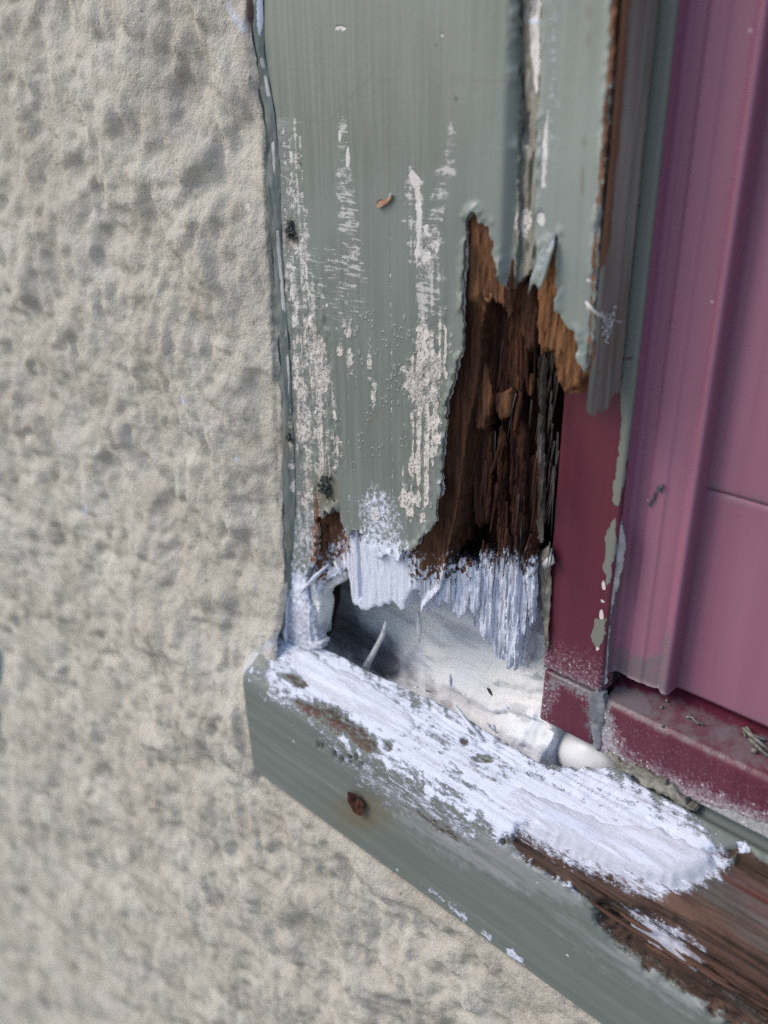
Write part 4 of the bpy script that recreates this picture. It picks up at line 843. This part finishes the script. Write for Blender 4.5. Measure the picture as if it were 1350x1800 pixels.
sheet('bottom_rail', P, M['maroon'], frame, dict(white=np.maximum(.5 * pmask(P, [(1045, 1225), (1075, 1260), (1100, 1320), (1180, 1360), (1350, 1432), (1600, 1550), (1600, 1700), (1040, 1340)], 24, 14), .10 * pmask(P, [(1060, 1230), (1350, 1380), (1700, 1500), (1700, 1600), (1060, 1330)], 20, 20)),
      dirt=np.maximum.reduce([1.0 * pmask(P, [(1055, 1212), (1100, 1203), (1140, 1222), (1142, 1258), (1110, 1250), (1062, 1236)], 5, 7), .55 * pmask(P, [(1090, 1195), (1400, 1310), (1400, 1380), (1240, 1320), (1120, 1265)], 12, 14), .9 * pmask(P, [(1050, 1225), (1072, 1240), (1075, 1300), (1110, 1345), (1060, 1330)], 5, 8)]),
      green=.9 * pmask(P, [(1210, 1400), (1350, 1448), (1500, 1510), (1500, 1560), (1350, 1475), (1230, 1430)], 3, 4)), None, True)
# torn caulk and paint films around the frame's corner
slab('torn_caulk', [(1034, 1222), (1050, 1213), (1060, 1222), (1063, 1245), (1057, 1290), (1054, 1322), (1042, 1313), (1036, 1262)], 11.4, 2.5, M['flap'], frame, .4, lambda x, z: .9 * (fbm(x * .5, z * .5, 731, 3) - .5), None, .4, .4, 91, .3)
slab('paint_film', [(1091, 905), (1098, 945), (1096, 985), (1086, 1030), (1074, 1072), (1069, 1130), (1066, 1205), (1056, 1206), (1058, 1120), (1066, 1050), (1078, 985)], 12.6, .5, M['flap'], frame, .4, lambda x, z: 1.2 * (fbm(x * .3, z * .06, 733, 3) - .5), None, .3, .3, 93, .1)
slab('torn_caulk', [(1066, 1318), (1090, 1338), (1140, 1356), (1180, 1382), (1196, 1404), (1226, 1432), (1200, 1424), (1170, 1400), (1120, 1372), (1080, 1352)], 11.0, 3, M['foil_dull'], frame, .4, lambda x, z: 1.6 * (fbm(x * .35, z * .5, 734, 3) - .5), None, .9, .4, 94, .3)

# ================================================================== plum panel behind the frame
panel = empty('panel', (60, 6, 10)); panel.parent = frame
panel['label'] = 'faded plum panel with a level seam'
def panel_piece(z0, z1, seed):
    gx = np.concatenate([np.arange(131, 180, .8), graded(180, 420, 1, 8)]); gz = np.concatenate([[z0, z0], np.linspace(z0 + .5, z0 + 1.2, 3), np.arange(z0 + 2, min(z1, 215) - 1.4, .9), ([z1 - 1, z1 - .4, z1, z1] if z1 < 215 else np.arange(216, z1, 6))])
    X, Zg = np.meshgrid(gx, gz, indexing='ij'); Yg = 22.2 + .35 * (fbm(X / 30, Zg / 40, seed, 2) - .5)
    Yg += .45 * ss(.9, 0, Zg - z0) + (.4 * ss(.9, 0, z1 - Zg) if z1 < 215 else 0)
    Yg[:, 0] = 40
    if z1 < 215: Yg[:, -1] = 40
    P = np.stack([X, Yg, Zg], -1)
    return sheet('panel_board', P, M['plum'], panel, dict(dirt=np.clip(.5 * ss(4, 0, np.abs(Zg - 88.5)) * ss(.3, .6, fbm(X * .12, Zg * .3, seed + 3, 3)) + .42 * ss(40, 30, Zg) * fbm(X * .1, Zg * .2, seed + 4, 3) + .40 * ss(139, 134, X) * fbm(X * .3, Zg * .05, seed + 5, 3) + .25 * ss(.6, .75, fbm(X * .05, Zg * .03, seed + 6, 4)), 0, 1), white=0 * X), None, False)
panel_piece(30.8, 88.35, 741); panel_piece(88.6, 430, 742)

# ================================================================== small loose things
def crumple(name, c, n_, size, mat, label, cat, seed, normal=(0, -1, 0), flat=.45, group=None):
    """a clump of tiny curled scales"""
    r = random.Random(seed); parts = []
    for k in range(n_):
        a = r.uniform(0, 2 * math.pi); d = size * (.35 + .9 * (.5 + .5 * math.sin(3 * a + seed)) * r.random()) * r.random() ** .7
        p = np.array(c) + np.array([math.cos(a) * d[0] if hasattr(d, '__len__') else math.cos(a) * d, r.uniform(-.9, .5) * flat * 2, math.sin(a) * d * 1.25])
        u = unit(np.array([r.gauss(0, 1), r.gauss(0, .7), r.gauss(0, 1)])); w = unit(np.cross(u, [r.gauss(0, 1), r.gauss(0, 1), r.gauss(0, 1)])); s = r.uniform(.5, 1.3)
        nrm_ = np.cross(u, w) * .35
        v = [p - u * s * .8, p + w * s * .5 + nrm_ * s, p + u * s, p - w * s * .5 + nrm_ * s * .6, p + nrm_ * s * 1.8]
        parts.append((v, [(0, 1, 4), (1, 2, 4), (2, 3, 4), (3, 0, 4), (0, 3, 2, 1)]))
    V_, F_ = join(parts); o = mesh(name, V_, F_, mat, None, False); tag(o, label, cat, group); return o
crumple('lichen_clump', A(511, 406, -.4), 70, 3.0, M['moss'], 'dark grey lichen clump high on the left edge of the green board', 'lichen', 801)
crumple('lichen_clump', A(572, 856, -.6), 130, 4.2, M['moss'], 'large dark lichen clump just above the rotted foot of the board', 'lichen', 802)
crumple('lichen_clump', A(508, 770, -.8), 26, 1.8, M['moss'], 'small dark lichen tuft beside the caulk line, level with the hole', 'lichen', 803)
def thing_slab(name, poly, y0, th, mat, label, cat, seed=1, hf=None, **k):
    return tag(slab(name, poly, y0, th, mat, None, .3, hf, None, .15, .15, seed, .1), label, cat)
thing_slab('wood_chip', [(660, 363), (668, 353), (679, 349), (688, 343), (683, 354), (673, 362), (665, 367)], -.9, .9, M['chip'], 'pale wood chip stuck to the flat face of the green board', 'wood chip', 811)
thing_slab('twig', [(1139, 890), (1146, 872), (1154, 856), (1160, 853), (1166, 852), (1161, 862), (1158, 866), (1153, 862), (1147, 880), (1141, 893)], 16.3, .5, M['moss'], 'tiny dark twig stuck to the plum channel of the frame', 'twig', 812)
# foil scrap tucked beside the jamb
gu, gv = np.meshgrid(np.linspace(0, 1, 9), np.linspace(0, 1, 34), indexing='ij')
lx = np.interp(gv, [0, .08, .3, .65, 1], [966, 946, 949, 953, 961]); rx = np.interp(gv, [0, .08, .3, .65, 1], [973, 972, 970, 967, 964]); py = 958 + gv * 188
Pp = np.array([[A(lx[i, j] + (rx[i, j] - lx[i, j]) * gu[i, j], py[i, j], 11.4) for j in range(34)] for i in range(9)])
Pp[..., 1] += 1.8 * (fbm(gu * 3, gv * 16, 821, 3) - .5) - .8 * gu * ss(.3, .1, gv) * 2
fo = sheet('paper_scrap', Pp, M['foil_dull'], None, None, None, False, False); fo.modifiers.new('thick', 'SOLIDIFY').thickness = .2 * S
tag(fo, 'crumpled dirty paper strip tucked along the left edge of the maroon jamb', 'paper scrap')
a, b, c, d = A(952, 992, 10.2), A(969, 964, 10.4), A(974, 990, 9.6), A(958, 1002, 10.6)
e = (a + b + c) / 3 + np.array([0, -.8, .3])
V = [a, b, c, d, e] + [p + np.array([.05, .35, 0]) for p in (a, b, c, d, e)]
f0 = [(0, 4, 1), (1, 4, 2), (2, 4, 3), (3, 4, 0)]
fs = mesh('foil_scrap', V, f0 + [tuple(i + 5 for i in f[::-1]) for f in f0] + [(0, 1, 6, 5), (1, 2, 7, 6), (2, 3, 8, 7), (3, 0, 5, 8)], M['foil'], None, False)
tag(fs, 'bright folded foil scrap at the top of the dirty paper strip', 'foil scrap')
# cobweb tuft on the strip's corner
parts = []; r = random.Random(9)
k0, k1, k2 = A(1030, 530, -1.0), A(1068, 562, 0, ), A(1110, 560, 11)
k1 = A(1068, 560, XR + .6, 0); k2 = A(1108, 556, XR + .8, 0)
parts.append(tube([k0, A(1045, 548, -.8), k1], [.35, .45, .55], 4)); parts.append(tube([k1, (k1 + k2) / 2 + np.array([.5, 0, -1.0]), k2], [.3, .15, .12], 4)); parts.append(tube([k0, A(1036, 552, -.8), A(1034, 535, -.5)], [.15, .1, .08], 4))
for k in range(26):
    p = k1 + np.array([r.gauss(.3, .35), r.gauss(0, .8), r.gauss(-1.2, 1.6)]); qv = p + np.array([r.gauss(0, .7), r.gauss(0, 1.0), r.gauss(0, 1.4)])
    parts.append(tube([p, (p + qv) / 2 + np.array([r.gauss(0, .3)] * 3), qv], [.22, .2, .1], 3))
V_, F_ = join(parts); tag(mesh('cobweb', V_, F_, M['web']), 'white cobweb tuft strung across the broken corner of the strip', 'cobweb')
# dry bits lying on the bottom rail
def rail_pt(px, py):
    n_ = unit(np.array([0, -.35, 1.])); d = ray(px, py); p0 = np.array([0, 18, 26.6]); return CAM + d * (((p0 - CAM) @ n_) / (d @ n_))
def bits(name, strokes, mat, label, cat):
    V_, F_ = join([tube([rail_pt(*p) + np.array([0, -.1, r_ + .1]) for p in s], r_, 4) for s, r_ in strokes]); tag(mesh(name, V_, F_, mat, None, False), label, cat)
bits('dry_stalk', [([(1206, 1262), (1216, 1263), (1228, 1275)], .30), ([(1217, 1262), (1221, 1268), (1238, 1276)], .26), ([(1213, 1252), (1216, 1263)], .14)], M['leaf'], 'split pale dry stalk lying on the middle of the maroon rail', 'dry stalk')
bits('dry_leaf', [([(1307, 1284), (1325, 1300), (1352, 1322)], .55), ([(1312, 1280), (1322, 1294), (1344, 1302)], .4), ([(1305, 1280), (1310, 1296)], .25), ([(1318, 1302), (1334, 1318), (1350, 1332)], .5)], M['leaf'], 'curled grey dry leaf on the rail near the right edge', 'dry leaf')
for k, (x, y_, lab) in enumerate([(1163, 1244, 'pale crumb on the rail just below the foot of the channel'), (1172, 1232, 'small pale crumb on the rail, under the panel corner'), (1326, 1322, 'round grey crumb on the rail front, near the right edge'), (1163, 1276, 'grey crumb sitting on the front arris of the rail')]):
    c = rail_pt(x, y_); r = random.Random(830 + k); rr = (.6, .45, 1.0, .6)[k]
    V = [c + np.array([rr * math.cos(t) * math.cos(u) * r.uniform(.7, 1.2), rr * math.sin(t) * math.cos(u) * r.uniform(.7, 1.2), .3 * rr + rr * .7 * math.sin(u)]) for u in (-1.2, -.3, .5, 1.2) for t in np.linspace(0, 2 * math.pi, 8)[:-1]]
    Fc = [(i * 7 + j, i * 7 + (j + 1) % 7, (i + 1) * 7 + (j + 1) % 7, (i + 1) * 7 + j) for i in range(3) for j in range(7)] + [tuple(range(6, -1, -1)), tuple(range(21, 28))]
    tag(mesh('crumb', V, Fc, M['leaf'], None, False), lab, 'crumb', 'crumbs on the maroon rail')
